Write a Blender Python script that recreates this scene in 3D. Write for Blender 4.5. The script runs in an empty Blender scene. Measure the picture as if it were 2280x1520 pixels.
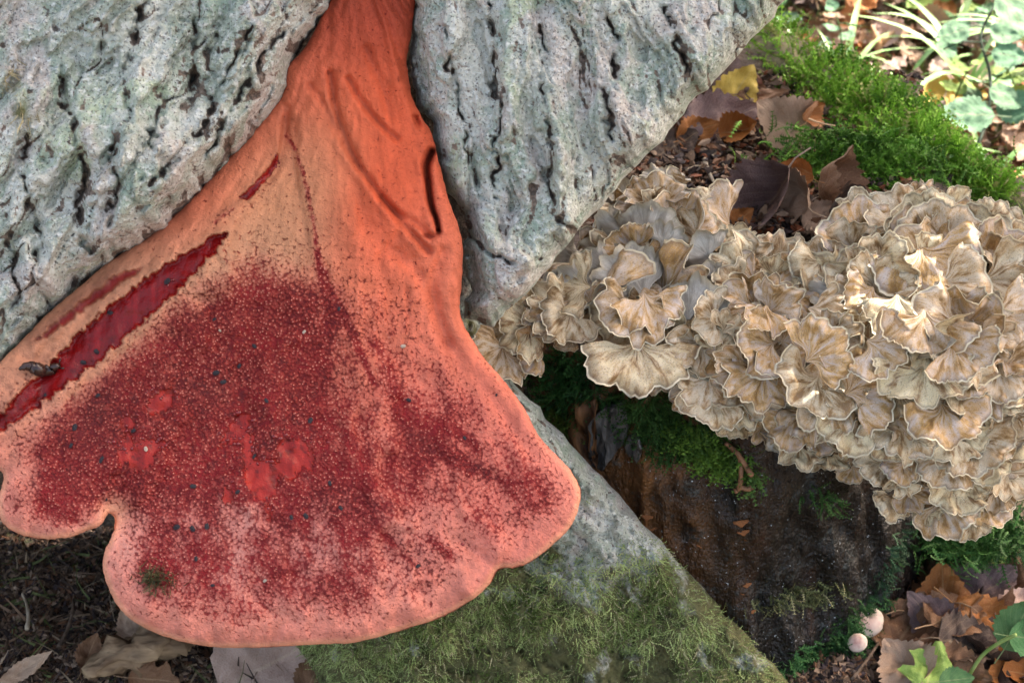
import bpy, math, random
import numpy as np
from mathutils import Vector, Matrix

random.seed(7)
rng = np.random.default_rng(7)
SC = bpy.context.scene
COL = SC.collection
PI = math.pi

# ------------------------------------------------------------------ camera
PITCH = math.radians(35)
FPX = 4000.0                                   # focal length in pixels of the 2280 px wide photograph
C0 = np.array([0.0, 0.0, 0.75])
FW = np.array([0.0, math.cos(PITCH), -math.sin(PITCH)])
UP = np.array([0.0, math.sin(PITCH), math.cos(PITCH)])
RT = np.array([1.0, 0.0, 0.0])
cam_d = bpy.data.cameras.new('camera')
cam = bpy.data.objects.new('camera', cam_d)
COL.objects.link(cam)
cam.location = C0
cam.rotation_euler = (PI / 2 - PITCH, 0, 0)
cam_d.sensor_width = 36
cam_d.lens = 36 * FPX / 2280
cam_d.clip_start = 0.02
cam_d.clip_end = 900
cam_d.dof.use_dof = True
cam_d.dof.focus_distance = 0.89
cam_d.dof.aperture_fstop = 20
SC.camera = cam

# ------------------------------------------------------------------ world, sun, exposure
SUN = np.array([0.50, 0.42, 0.76]); SUN = SUN / np.linalg.norm(SUN)
elev = math.asin(SUN[2]); azim = math.atan2(SUN[0], SUN[1])
W = bpy.data.worlds.new('World'); SC.world = W; W.use_nodes = True
wn = W.node_tree
for n in list(wn.nodes): wn.nodes.remove(n)
sky = wn.nodes.new('ShaderNodeTexSky'); sky.sky_type = 'NISHITA'; sky.sun_disc = False
sky.sun_elevation = elev; sky.sun_rotation = azim
sky.air_density = 1.0; sky.dust_density = 6.0; sky.ozone_density = 0.6
bg = wn.nodes.new('ShaderNodeBackground'); bg.inputs['Strength'].default_value = 0.15
wo = wn.nodes.new('ShaderNodeOutputWorld')
tint = wn.nodes.new('ShaderNodeMix'); tint.data_type = 'RGBA'; tint.blend_type = 'MULTIPLY'; tint.inputs[0].default_value = 1
tint.inputs[7].default_value = (1.0, .89, .77, 1); wn.links.new(sky.outputs[0], tint.inputs[6]); wn.links.new(tint.outputs[2], bg.inputs[0]); wn.links.new(bg.outputs[0], wo.inputs[0])
sl = bpy.data.lights.new('sun', 'SUN'); sl.energy = 2.4; sl.angle = math.radians(0.5); sl.color = (1, 0.95, 0.87)
so = bpy.data.objects.new('sun', sl); COL.objects.link(so)
so.rotation_euler = Vector(SUN).to_track_quat('Z', 'Y').to_euler(); so.location = tuple(SUN * 4)
SC.view_settings.view_transform = 'Standard'
SC.view_settings.look = 'None'
SC.view_settings.gamma = 1
SC.view_settings.use_curve_mapping = False
SC.view_settings.exposure = 2.32
SC.render.engine = 'CYCLES'
SC.cycles.max_bounces = 6
SC.cycles.diffuse_bounces = 3
SC.cycles.glossy_bounces = 3
SC.cycles.use_denoising = True

# ------------------------------------------------------------------ helpers
def P(px, py, d):
    """point seen at photo pixel (px, py), d metres along the view axis; arrays welcome"""
    px = np.asarray(px, float); py = np.asarray(py, float); d = np.asarray(d, float)
    x = ((px - 1140) / FPX)[..., None]; v = ((760 - py) / FPX)[..., None]
    return C0 + d[..., None] * (FW + x * RT + v * UP)

def ground_d(py, z=0.0):
    v = (760 - np.asarray(py, float)) / FPX
    return (0.75 - z) / (math.sin(PITCH) - v * math.cos(PITCH))

_g = np.random.default_rng(11)
_perm = _g.permutation(256); _perm = np.concatenate([_perm, _perm, _perm])
_grad = _g.normal(size=(256, 3)); _grad /= np.linalg.norm(_grad, axis=1)[:, None]
def perlin(x, y, z=0.0, seed=0):
    x, y, z = np.broadcast_arrays(np.asarray(x, float), np.asarray(y, float), np.asarray(z, float) + seed * 17.31)
    xi, yi, zi = np.floor(x).astype(int), np.floor(y).astype(int), np.floor(z).astype(int)
    xf, yf, zf = x - xi, y - yi, z - zi
    u, v, w = [t * t * t * (t * (t * 6 - 15) + 10) for t in (xf, yf, zf)]
    xi &= 255; yi &= 255; zi &= 255
    out = 0
    for a in (0, 1):
        for b in (0, 1):
            for c in (0, 1):
                h = _perm[_perm[_perm[(xi + a) & 255] + ((yi + b) & 255)] + ((zi + c) & 255)]
                g = _grad[h]
                dot = g[..., 0] * (xf - a) + g[..., 1] * (yf - b) + g[..., 2] * (zf - c)
                out = out + dot * (u if a else 1 - u) * (v if b else 1 - v) * (w if c else 1 - w)
    return out * 1.6
def fbm(x, y, z=0.0, o=4, gain=0.5, seed=0):
    a, s, f = 1.0, 0, 1.0
    for i in range(o):
        s = s + a * perlin(x * f, y * f, np.asarray(z) * f, seed + i); a *= gain; f *= 2.03
    return s
def sst(a, b, x):
    t = np.clip((x - a) / (b - a), 0, 1); return t * t * (3 - 2 * t)

def smooth_poly(pts, n=4, closed=True):
    pts = np.array(pts, float); m = len(pts); out = []
    rr = range(m) if closed else range(m - 1)
    for i in rr:
        if closed: p0, p1, p2, p3 = pts[i - 1], pts[i], pts[(i + 1) % m], pts[(i + 2) % m]
        else: p0, p1, p2, p3 = pts[max(i - 1, 0)], pts[i], pts[i + 1], pts[min(i + 2, m - 1)]
        for k in range(n):
            t = k / n
            out.append(.5 * ((2 * p1) + (-p0 + p2) * t + (2 * p0 - 5 * p1 + 4 * p2 - p3) * t * t + (-p0 + 3 * p1 - 3 * p2 + p3) * t ** 3))
    if not closed: out.append(pts[-1])
    return np.array(out)

def segdist(X, Y, pts, closed):
    """distance to a polyline, nearest point, position along it 0..1"""
    best = np.full(X.shape, 1e18); nx = np.zeros(X.shape); ny = np.zeros(X.shape); tt = np.zeros(X.shape)
    m = len(pts); rr = m if closed else m - 1
    for i in range(rr):
        a = pts[i]; b = pts[(i + 1) % m]; d = b - a; L = d @ d + 1e-12
        t = np.clip(((X - a[0]) * d[0] + (Y - a[1]) * d[1]) / L, 0, 1)
        qx = a[0] + t * d[0]; qy = a[1] + t * d[1]
        e = (X - qx) ** 2 + (Y - qy) ** 2
        k = e < best
        best = np.where(k, e, best); nx = np.where(k, qx, nx); ny = np.where(k, qy, ny); tt = np.where(k, (i + t) / rr, tt)
    return np.sqrt(best), nx, ny, tt
def inside(X, Y, pts):
    r = np.zeros(X.shape, bool); m = len(pts)
    for i in range(m):
        x1, y1 = pts[i]; x2, y2 = pts[(i + 1) % m]
        if y1 == y2: continue
        c = ((y1 > Y) != (y2 > Y)) & (X < (x2 - x1) * (Y - y1) / (y2 - y1) + x1)
        r ^= c
    return r
def sdf(X, Y, pts):
    d, nx, ny, t = segdist(X, Y, pts, True)
    return np.where(inside(X, Y, pts), d, -d), nx, ny

def mesh_from(name, V, F, mats, smooth=True, attrs=None, uv=None, fmat=None):
    V = np.ascontiguousarray(V, np.float32); F = np.ascontiguousarray(F, np.int32)
    me = bpy.data.meshes.new(name)
    me.vertices.add(len(V)); me.vertices.foreach_set('co', V.ravel())
    k = F.shape[1]
    me.loops.add(F.size); me.loops.foreach_set('vertex_index', F.ravel())
    me.polygons.add(len(F)); me.polygons.foreach_set('loop_start', np.arange(0, F.size, k, dtype=np.int32))
    me.polygons.foreach_set('loop_total', np.full(len(F), k, np.int32))
    me.polygons.foreach_set('use_smooth', np.full(len(F), smooth))
    for m in (mats if isinstance(mats, (list, tuple)) else [mats]): me.materials.append(m)
    if fmat is not None: me.polygons.foreach_set('material_index', np.ascontiguousarray(fmat, np.int32))
    me.update(calc_edges=True)
    for nm, a in (attrs or {}).items():
        a = np.asarray(a, np.float32)
        if a.ndim == 1:
            at = me.attributes.new(nm, 'FLOAT', 'POINT'); at.data.foreach_set('value', a)
        else:
            if a.shape[1] == 3: a = np.concatenate([a, np.ones((len(a), 1), np.float32)], 1)
            at = me.attributes.new(nm, 'FLOAT_COLOR', 'POINT'); at.data.foreach_set('color', np.ascontiguousarray(a, np.float32).ravel())
    if uv is not None:
        l = me.uv_layers.new(name='UVMap'); l.data.foreach_set('uv', np.ascontiguousarray(np.asarray(uv, np.float32)[F.ravel()]).ravel())
    me.validate()
    return me
def link(name, me, parent=None, loc=None):
    o = bpy.data.objects.new(name, me); COL.objects.link(o)
    if parent is not None: o.parent = parent
    if loc is not None: o.location = loc
    return o
def tag(o, label=None, cat=None, group=None, kind=None):
    for k, v in (('label', label), ('category', cat), ('group', group), ('kind', kind)):
        if v: o[k] = v
    return o
def thing(name, label, cat, loc=(0, 0, 0), group=None):
    return tag(link(name, None, None, tuple(loc)), label, cat, group)
def gridf(nu, nv, closed_u=False):
    """quads of a (nu, nv) vertex grid, index i*nv+j"""
    iu = np.arange(nu if closed_u else nu - 1); j = np.arange(nv - 1)
    I, J = np.meshgrid(iu, j, indexing='ij'); I2 = (I + 1) % nu
    return np.stack([I * nv + J, I2 * nv + J, I2 * nv + J + 1, I * nv + J + 1], -1).reshape(-1, 4)
def tube(pts, rad, n=8, cap=True, wob=0.0, seed=0):
    pts = np.array(pts, float); rad = np.broadcast_to(np.asarray(rad, float), (len(pts),))
    T = np.gradient(pts, axis=0); T /= np.linalg.norm(T, axis=1)[:, None] + 1e-12
    ref = np.array([0.31, 0.17, 0.93]); N = np.cross(T, ref); N /= np.linalg.norm(N, axis=1)[:, None]
    B = np.cross(T, N); a = np.arange(n) / n * 2 * PI
    R = rad[:, None] * (1 + wob * perlin(np.cos(a)[None] * 2 + seed, np.sin(a)[None] * 2, np.arange(len(pts))[:, None] * .6))
    V = pts[:, None] + R[..., None] * (np.cos(a)[None, :, None] * N[:, None] + np.sin(a)[None, :, None] * B[:, None])
    m = len(pts); V = V.reshape(-1, 3)
    i, j = np.meshgrid(np.arange(m - 1), np.arange(n), indexing='ij'); j2 = (j + 1) % n
    F = np.stack([i * n + j, i * n + j2, (i + 1) * n + j2, (i + 1) * n + j], -1).reshape(-1, 4)
    if cap:
        V = np.concatenate([V, pts[:1], pts[-1:]]); a0 = len(V) - 2; jj = np.arange(n); k2 = (jj + 1) % n
        F = np.concatenate([F, np.stack([np.full(n, a0), k2, jj, jj], -1), np.stack([np.full(n, a0 + 1), (m - 1) * n + jj, (m - 1) * n + k2, (m - 1) * n + k2], -1)])
    return V, F
def quads_to_tris(F):
    T = np.concatenate([F[:, [0, 1, 2]], F[:, [0, 2, 3]]])
    k = (T[:, 0] != T[:, 1]) & (T[:, 1] != T[:, 2]) & (T[:, 0] != T[:, 2])
    return T[k]
def join(parts):
    Vs, Fs, n = [], [], 0
    for V, F in parts:
        if F.shape[1] == 4: F = quads_to_tris(F)
        Vs.append(V); Fs.append(F + n); n += len(V)
    return np.concatenate(Vs), np.concatenate(Fs)
def scatter(name, bv, bf, M, T, col, mat, parent=None, smooth=False):
    """one joined mesh of many little pieces. M (n,3,3), T (n,3), col (n,3)"""
    n = len(T); k = len(bv)
    V = np.einsum('nij,kj->nki', M, bv) + T[:, None]
    F = (bf[None] + (np.arange(n) * k)[:, None, None]).reshape(-1, bf.shape[1])
    me = mesh_from(name, V.reshape(-1, 3), F, mat, smooth, {'col': np.repeat(col, k, 0)})
    return link(name, me, parent)
def frames(nrm, up=None, r=None):
    """rotation matrices with local z along nrm, y towards up"""
    r = r or rng
    n = nrm / (np.linalg.norm(nrm, axis=1)[:, None] + 1e-12)
    u = r.normal(size=n.shape) if up is None else np.broadcast_to(up, n.shape)
    x = np.cross(u, n); x /= np.linalg.norm(x, axis=1)[:, None] + 1e-9
    y = np.cross(n, x)
    return np.stack([x, y, n], -1)

# ------------------------------------------------------------------ materials
class NT:
    def __init__(s, name):
        s.m = bpy.data.materials.new(name); s.m.use_nodes = True; s.t = s.m.node_tree
        s.b = s.t.nodes['Principled BSDF']; s.o = s.t.nodes['Material Output']
        s.tc = s.t.nodes.new('ShaderNodeTexCoord')
    def n(s, ty, **kw):
        x = s.t.nodes.new('ShaderNode' + ty)
        for k, v in kw.items():
            if k[0] == '_': s.set(x.inputs[int(k[1:])], v)
            elif k in x.inputs and not hasattr(x, k): s.set(x.inputs[k], v)
            elif hasattr(x, k): setattr(x, k, v)
            else: s.set(x.inputs[k.replace('_', ' ')], v)
        return x
    def set(s, inp, v):
        if isinstance(v, bpy.types.NodeSocket): s.t.links.new(v, inp)
        elif isinstance(v, tuple) and len(v) == 3 and inp.type == 'RGBA': inp.default_value = (*v, 1)
        else: inp.default_value = v
    def noise(s, scale, detail=3, rough=.5, vec=None, dist=0.0):
        x = s.n('TexNoise', Scale=scale, Detail=detail, Roughness=rough, Distortion=dist)
        s.t.links.new(vec or s.tc.outputs['Object'], x.inputs['Vector']); return x.outputs[0]
    def voro(s, scale, vec=None, feature='F1', rnd=1.0):
        x = s.n('TexVoronoi', Scale=scale); x.feature = feature; x.inputs['Randomness'].default_value = rnd
        s.t.links.new(vec or s.tc.outputs['Object'], x.inputs['Vector']); return x.outputs[0]
    def mapv(s, scale, src='Object', rot=(0, 0, 0)):
        x = s.n('Mapping'); x.inputs['Scale'].default_value = scale; x.inputs['Rotation'].default_value = rot
        s.t.links.new(s.tc.outputs[src], x.inputs[0]); return x.outputs[0]
    def rng(s, v, a, b, c=0., d=1.):
        x = s.n('MapRange', _0=v, _1=a, _2=b, _3=c, _4=d); x.clamp = True; return x.outputs[0]
    def math(s, op, a, b=0.0, c=0.0, clamp=False):
        x = s.n('Math', _0=a, _1=b, _2=c); x.operation = op; x.use_clamp = clamp; return x.outputs[0]
    def mix(s, f, a, b, mode='MIX'):
        x = s.n('Mix'); x.data_type = 'RGBA'; x.blend_type = mode
        s.set(x.inputs[0], f); s.set(x.inputs[6], a); s.set(x.inputs[7], b); return x.outputs[2]
    def attr(s, name, out='Color'):
        x = s.n('Attribute'); x.attribute_name = name; return x.outputs[out]
    def sep(s, c):
        x = s.n('SeparateColor', _0=c); return x.outputs[0], x.outputs[1], x.outputs[2]
    def bump(s, h, strength, dist, prev=None):
        x = s.n('Bump', Height=h, Strength=strength, Distance=dist)
        if prev is not None: s.t.links.new(prev, x.inputs['Normal'])
        return x.outputs[0]
    def done(s, color=None, rough=None, normal=None, **kw):
        if color is not None: s.set(s.b.inputs['Base Color'], color)
        if rough is not None: s.set(s.b.inputs['Roughness'], rough)
        if normal is not None: s.set(s.b.inputs['Normal'], normal)
        for k, v in kw.items(): s.set(s.b.inputs[k.replace('_', ' ')], v)
        return s.m

def mat_bark():
    s = NT('lichen_bark'); cav = s.attr('cav', 'Fac'); moss = s.attr('mossy', 'Fac')
    big = s.noise(22, 3, .6, dist=.6); med = s.noise(60, 4, .6); fine = s.noise(330, 4, .65); sp = s.noise(700, 2, .6)
    c = s.mix(s.rng(big, .42, .58), (.37, .42, .34), (.58, .59, .52))
    pink = s.noise(35, 3, .55, s.mapv((1, 1, .45), rot=(0, .5, .4)), .4)
    c = s.mix(s.rng(pink, .53, .60, 0, .9), c, (.54, .49, .44))
    yel = s.noise(17, 3, .6, dist=1)
    c = s.mix(s.rng(yel, .58, .68, 0, .75), c, (.47, .56, .36))
    mint = s.noise(45, 3, .6, dist=.5)
    c = s.mix(s.rng(mint, .54, .64, 0, .6), c, (.24, .34, .27))
    c = s.mix(s.rng(fine, .50, .64, 0, .75), c, (.72, .74, .70))
    c = s.mix(s.rng(sp, .57, .66, 0, .7), c, (.07, .06, .055))
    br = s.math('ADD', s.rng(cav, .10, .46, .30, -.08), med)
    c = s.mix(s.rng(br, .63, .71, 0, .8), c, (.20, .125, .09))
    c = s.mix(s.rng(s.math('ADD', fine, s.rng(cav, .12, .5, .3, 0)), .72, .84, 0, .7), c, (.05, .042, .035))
    mo = s.math('ADD', moss, s.math('MULTIPLY', s.math('SUBTRACT', med, .5), 1.3))
    c = s.mix(s.rng(mo, .42, .62), c, s.mix(s.noise(220, 3), (.07, .055, .032), (.22, .23, .09)))
    h = s.math('ADD', s.math('MULTIPLY', fine, 1.0), s.math('MULTIPLY', sp, .5))
    nb = s.bump(h, 1.0, .0026); nb = s.bump(med, .4, .004, nb)
    return s.done(c, .82, nb, Specular_IOR_Level=.3)
def mat_fungus():
    s = NT('fungus_skin'); tone = s.attr('tone'); r, w, dk = s.sep(s.attr('mask'))
    f1 = s.noise(690, 1.5, .5, dist=.7); f2 = s.noise(150, 3, .6); f3 = s.noise(1300, 2, .5); f4 = s.noise(45, 3, .6)
    v = s.math('ADD', s.math('MULTIPLY', f1, .62), s.math('MULTIPLY', s.voro(640), .42))
    v = s.math('ADD', v, s.math('MULTIPLY', s.math('SUBTRACT', f2, .5), .20))
    thr = s.math('SUBTRACT', .70, s.math('MULTIPLY', s.math('POWER', r, .6), .255))
    k = s.math('MULTIPLY', s.math('SUBTRACT', v, thr), 5.5, clamp=True)
    rr = s.math('ADD', r, s.math('MULTIPLY', s.math('SUBTRACT', f2, .5), .5))
    base = s.mix(s.rng(rr, .35, .95, 0, .92), tone, s.mix(s.rng(rr, .45, 1.0), (.42, .075, .060), (.19, .010, .011)))
    redc = s.mix(s.rng(f4, .38, .62), (.075, .002, .004), (.18, .005, .009))
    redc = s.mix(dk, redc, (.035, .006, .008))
    c = s.mix(s.math('MULTIPLY', k, .85), base, redc)
    dots = s.math('MULTIPLY', s.rng(s.voro(640), .27, .12), s.rng(rr, .25, .6, 0, .62)); c = s.mix(dots, c, (.62, .25, .18))
    st = s.noise(190, 3, .5, s.mapv((1, .1, .1), rot=(0, .5, 0)))
    wetc = s.mix(s.rng(st, .40, .7), (.13, .002, .003), (.25, .006, .006))
    wetc = s.mix(s.rng(w, .78, .90), s.mix(s.rng(st, .42, .6, .5, 1), wetc, (.33, .022, .014)), wetc)
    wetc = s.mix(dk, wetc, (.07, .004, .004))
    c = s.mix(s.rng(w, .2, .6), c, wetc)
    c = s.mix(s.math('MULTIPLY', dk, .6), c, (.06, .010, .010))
    rough = s.math('SUBTRACT', .60, s.math('MULTIPLY', s.math('MAXIMUM', w, s.math('MULTIPLY', r, .5)), .36), clamp=True)
    h = s.math('MULTIPLY', s.math('SUBTRACT', 1, k), s.rng(w, .6, .2))
    nb = s.bump(s.math('ADD', s.math('MULTIPLY', h, .8), s.math('ADD', s.math('MULTIPLY', f1, s.rng(w, .6, .2, .15, .9)), s.math('MULTIPLY', f3, .4))), .7, .0011)
    nb = s.bump(s.noise(60, 4, .6), .3, .003, nb)
    return s.done(c, rough, nb, Specular_IOR_Level=s.rng(w, .2, 1, .16, .3))
def mat_vcol(name, rough=.6, spec=.3, bscale=0, bdist=.001, trans=0.0, var=(0, 0)):
    s = NT(name); c = s.attr('col')
    if var[0]: c = s.mix(s.noise(var[0], 3), s.mix(var[1], c, (.0, .0, .0)), c)
    nb = s.bump(s.noise(bscale, 3), .6, bdist) if bscale else None
    return s.done(c, rough, nb, Specular_IOR_Level=spec)
def mat_frond_top():
    s = NT('frond_top'); uvx = s.n('SeparateXYZ', _0=s.tc.outputs['UV']); U = uvx.outputs[0]; Vv = uvx.outputs[1]
    oi = s.n('ObjectInfo'); rnd = oi.outputs['Random']; loc = oi.outputs['Location']
    sc = s.n('Mapping'); sc.inputs['Scale'].default_value = (9, 1.3, 1); s.t.links.new(s.tc.outputs['UV'], sc.inputs[0])
    off = s.n('VectorMath', _0=sc.outputs[0], _1=loc); off2 = s.n('VectorMath', _0=loc); off2.operation = 'SCALE'; off2.inputs['Scale'].default_value = 90
    s.t.links.new(off2.outputs[0], off.inputs[1])
    st = s.noise(1.6, 5, .65, off.outputs[0], .35)
    bl = s.noise(55, 3, .6, dist=.5); fi = s.noise(420, 3, .6)
    ochre = s.mix(s.rng(rnd, .1, .9), (.54, .325, .10), (.42, .255, .10))
    grey = s.mix(s.rng(rnd, .2, .9), (.60, .50, .43), (.78, .66, .40))
    c = s.mix(s.rng(s.math('ADD', st, s.rng(oi.outputs['Random'], 0, 1, -.05, .05)), .40, .60), ochre, grey)
    c = s.mix(s.rng(bl, .52, .66, 0, .6), c, (.56, .50, .48))
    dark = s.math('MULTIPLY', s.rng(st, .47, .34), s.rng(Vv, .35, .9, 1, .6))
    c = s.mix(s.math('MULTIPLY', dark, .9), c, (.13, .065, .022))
    br = s.rng(s.noise(38, 2), .55, .7, 0, .55)
    c = s.mix(br, c, (.19, .095, .032))
    line = s.math('MULTIPLY', s.rng(Vv, .90, .945), s.rng(Vv, .985, .96))
    c = s.mix(s.math('MULTIPLY', line, .5), c, (.16, .12, .09))
    c = s.mix(s.rng(s.math('ADD', Vv, s.math('MULTIPLY', fi, .01)), .965, .985), c, (.86, .77, .55))
    nb = s.bump(st, .45, .0018); nb = s.bump(fi, .25, .0005, nb)
    ro = s.rng(bl, .35, .65, .30, .55)
    return s.done(c, ro, nb, Specular_IOR_Level=.5)
def mat_frond_under():
    s = NT('frond_underside'); 
    mp = s.n('Mapping'); mp.inputs['Scale'].default_value = (14, 1.2, 1); s.t.links.new(s.tc.outputs['UV'], mp.inputs[0]); st = s.noise(2, 4, .6, mp.outputs[0], .3)
    vv = s.n('SeparateXYZ', _0=s.tc.outputs['UV']).outputs[1]
    c = s.mix(s.rng(st, .35, .65), (.46, .41, .34), (.68, .65, .58)); c = s.mix(s.rng(vv, .8, .98, 0, .6), c, (.62, .54, .36)); c = s.mix(s.rng(s.noise(70, 3), .5, .65, 0, .5), c, (.40, .33, .25))
    return s.done(c, .6, s.bump(st, .5, .0015, s.bump(s.noise(900, 2), .6, .0006)), Specular_IOR_Level=.4)
def mat_simple(name, a, b, scale, rough=.7, bd=.001, bs=.6, spec=.3, detail=4, stretch=(1, 1, 1), contrast=(.35, .65)):
    s = NT(name); v = s.mapv(stretch); n = s.noise(scale, detail, .6, v)
    return s.done(s.mix(s.rng(n, *contrast), a, b), rough, s.bump(n, bs, bd), Specular_IOR_Level=spec)
def mat_leaf(name, a, b, spot=(.04, .025, .02), rough=.5):
    s = NT(name); oi = s.n('ObjectInfo'); rnd = oi.outputs['Random']
    n = s.noise(60, 4, .6); uv = s.tc.outputs['UV']; sx = s.n('SeparateXYZ', _0=uv); x = sx.outputs[0]; y = sx.outputs[1]
    ax = s.math('ABSOLUTE', s.math('SUBTRACT', x, .5))
    vein = s.math('SINE', s.math('MULTIPLY', s.math('SUBTRACT', y, s.math('MULTIPLY', ax, .9)), 46))
    c = s.mix(s.rng(n, .3, .7), a, b)
    c = s.mix(s.rng(rnd, 0, 1, 0, .5), c, s.mix(.5, a, (.10, .055, .03)))
    c = s.mix(s.rng(vein, .88, 1, 0, .2), c, s.mix(.5, b, (.5, .4, .25)))
    c = s.mix(s.rng(ax, .03, .01, 0, .5), c, s.mix(.5, b, (.55, .42, .25)))
    c = s.mix(s.rng(s.noise(180, 3), .62, .72, 0, .7), c, spot)
    return s.done(c, rough, s.bump(vein, .15, .0006, s.bump(n, .5, .002)), Specular_IOR_Level=.35)
def mat_stump():
    s = NT('rotten_wood'); st = s.noise(55, 5, .65, s.mapv((1, 1, .2)), .5); b = s.noise(18, 3, .6, dist=.5); fi = s.noise(420, 3, .6)
    c = s.mix(s.rng(st, .35, .68), (.002, .002, .002), (.020, .012, .008))
    sx = s.n('SeparateXYZ', _0=s.tc.outputs['Object']).outputs[0]
    ora = s.math('MULTIPLY', s.rng(sx, .135, .065), s.rng(s.math('ADD', s.math('MULTIPLY', st, .6), s.math('MULTIPLY', b, .4)), .40, .60))
    c = s.mix(ora, c, (.22, .095, .030))
    c = s.mix(s.math('MULTIPLY', s.rng(b, .52, .62), s.rng(st, .5, .6)), c, (.035, .014, .007))
    gr = s.math('MULTIPLY', s.rng(s.noise(75, 3, .6, dist=.6), .56, .66), s.rng(fi, .42, .6))
    c = s.mix(s.math('MULTIPLY', gr, .7), c, (.07, .085, .085))
    c = s.mix(s.rng(s.noise(620, 1), .735, .76), c, (.5, .55, .58))
    nb = s.bump(st, 1, .009); nb = s.bump(fi, .9, .002, nb)
    return s.done(c, s.rng(fi, .3, .7, .22, .55), nb, Specular_IOR_Level=.5)
def mat_soil():
    s = NT('forest_soil'); n = s.noise(30, 5, .65); f = s.noise(260, 4, .65); g = s.noise(7, 3, .6)
    c = s.mix(s.rng(n, .35, .65), (.05, .036, .028), (.18, .125, .09))
    c = s.mix(s.rng(f, .56, .68, 0, .8), c, (.15, .09, .055))
    c = s.mix(s.math('MULTIPLY', s.rng(g, .52, .62), s.rng(f, .4, .55)), c, (.07, .10, .03))
    c = s.mix(s.rng(s.noise(700, 2), .68, .74, 0, .7), c, (.35, .33, .30))
    nb = s.bump(f, 1, .003); nb = s.bump(n, .8, .012, nb)
    return s.done(c, .75, nb)

M_BARK = mat_bark(); M_FUN = mat_fungus(); M_FT = mat_frond_top(); M_FU = mat_frond_under()
M_MOSS = mat_vcol('moss', .6, .25); M_STUMP = mat_stump(); M_GLINT = NT('red_glint').done((.16, .003, .004), .06, None, Specular_IOR_Level=.6); M_SOIL = mat_soil()
M_CORE = mat_simple('flesh_gap_shade', (.05, .03, .018), (.15, .10, .055), 90, .6)  # flesh colour darkened to read as shade between the fronds
M_VC = mat_vcol('debris', .7, .25, 300, .0008, var=(120, .4))
M_LEAF = {
    'brown': mat_leaf('brown_leaf', (.16, .075, .035), (.26, .14, .075)),
    'rust': mat_leaf('rust_leaf', (.34, .11, .025), (.45, .19, .05)),
    'mauve': mat_leaf('mauve_leaf', (.15, .095, .095), (.26, .18, .17)),
    'tan': mat_leaf('tan_leaf', (.40, .26, .17), (.52, .38, .28)),
    'pink': mat_leaf('pale_pink_leaf', (.50, .33, .26), (.62, .47, .40)),
    'yellow': mat_leaf('yellow_leaf', (.60, .40, .06), (.68, .52, .13), (.2, .12, .03)),
    'green': mat_leaf('green_leaf', (.07, .20, .06), (.12, .30, .10), (.05, .10, .03), .45),
    'lime': mat_leaf('lime_leaf', (.20, .36, .06), (.30, .45, .10), (.08, .12, .03), .45),
    'bluegreen': mat_leaf('blue_green_leaf', (.10, .25, .13), (.17, .36, .20), (.05, .10, .05), .5),
    'dark': mat_leaf('dark_leaf', (.05, .035, .03), (.10, .065, .05)),
}

# ------------------------------------------------------------------ ground
def axis(lo, hi, step, far):
    a = np.arange(lo, hi, step); g = []; d = step
    x = hi
    while x < far: g.append(x); d *= 1.35; x += d
    h = []; d = step; x = lo - step
    while x > -far: h.append(x); d *= 1.35; x -= d
    return np.array(h[::-1] + list(a) + g + [far])
def ground_z(x, y):
    z = .022 * fbm(x * 3, y * 3, 0, 4, .5, 3) + .007 * fbm(x * 22, y * 22, 0, 4, .6, 5)
    d = np.hypot(x, y - 1.2)
    z = z + np.where(d > 3, .6 * fbm(x * .06, y * .06, 0, 3, .5, 9) * np.clip((d - 3) / 20, 0, 1), 0)
    return z
gx = axis(-.75, .95, .006, 300); gy = axis(.5, 2.1, .006, 300)
GX, GY = np.meshgrid(gx, gy, indexing='ij')
GV = np.stack([GX, GY, ground_z(GX, GY)], -1).reshape(-1, 3)
GZT = GV[:, 2].reshape(GX.shape)
def gz(x, y):
    x = np.asarray(x, float); y = np.asarray(y, float)
    i = np.clip(np.searchsorted(gx, x) - 1, 0, len(gx) - 2); j = np.clip(np.searchsorted(gy, y) - 1, 0, len(gy) - 2)
    u = np.clip((x - gx[i]) / (gx[i + 1] - gx[i]), 0, 1); v = np.clip((y - gy[j]) / (gy[j + 1] - gy[j]), 0, 1)
    return (GZT[i, j] * (1 - u) + GZT[i + 1, j] * u) * (1 - v) + (GZT[i, j + 1] * (1 - u) + GZT[i + 1, j + 1] * u) * v
def gp(px, py, z=0.0):
    """points on the ground seen at pixels, z above it"""
    px = np.asarray(px, float); py = np.asarray(py, float); p = P(px, py, ground_d(py))
    for _ in range(4): p = P(px, py, ground_d(py, gz(p[..., 0], p[..., 1]) + z))
    return p
tag(link('ground', mesh_from('ground', GV, gridf(len(gx), len(gy)), M_SOIL)), kind='structure')

# ------------------------------------------------------------------ moss sprigs
def sprig(n=6, lw=.05, leaf=.2, curve=.5, pairs=True):
    V, F = [], []
    for i in range(n + 1):
        t = i / n; w = lw * (1 - .8 * t); z = t - .12 * curve * t * t; y = curve * t * t
        V += [(-w, y, z), (w, y, z)]
    for i in range(n): F += [(2 * i, 2 * i + 1, 2 * i + 3), (2 * i, 2 * i + 3, 2 * i + 2)]
    if pairs:
        for i in range(1, n + 1):
            t = i / n; z = t - .12 * curve * t * t; y = curve * t * t; L = leaf * (1 - .45 * t)
            for sgn in (-1, 1):
                k = len(V); V += [(0, y, z - .04), (sgn * L, y + .35 * L, z + .45 * L), (0, y + .02, z + .07)]; F.append((k, k + 1, k + 2))
    return np.array(V, float), np.array(F)
SPRIG = sprig(); SPRIG2 = sprig(4, .045, .13, .7); SPRIG3 = sprig(3, .035, .0, .5, False)
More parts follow.
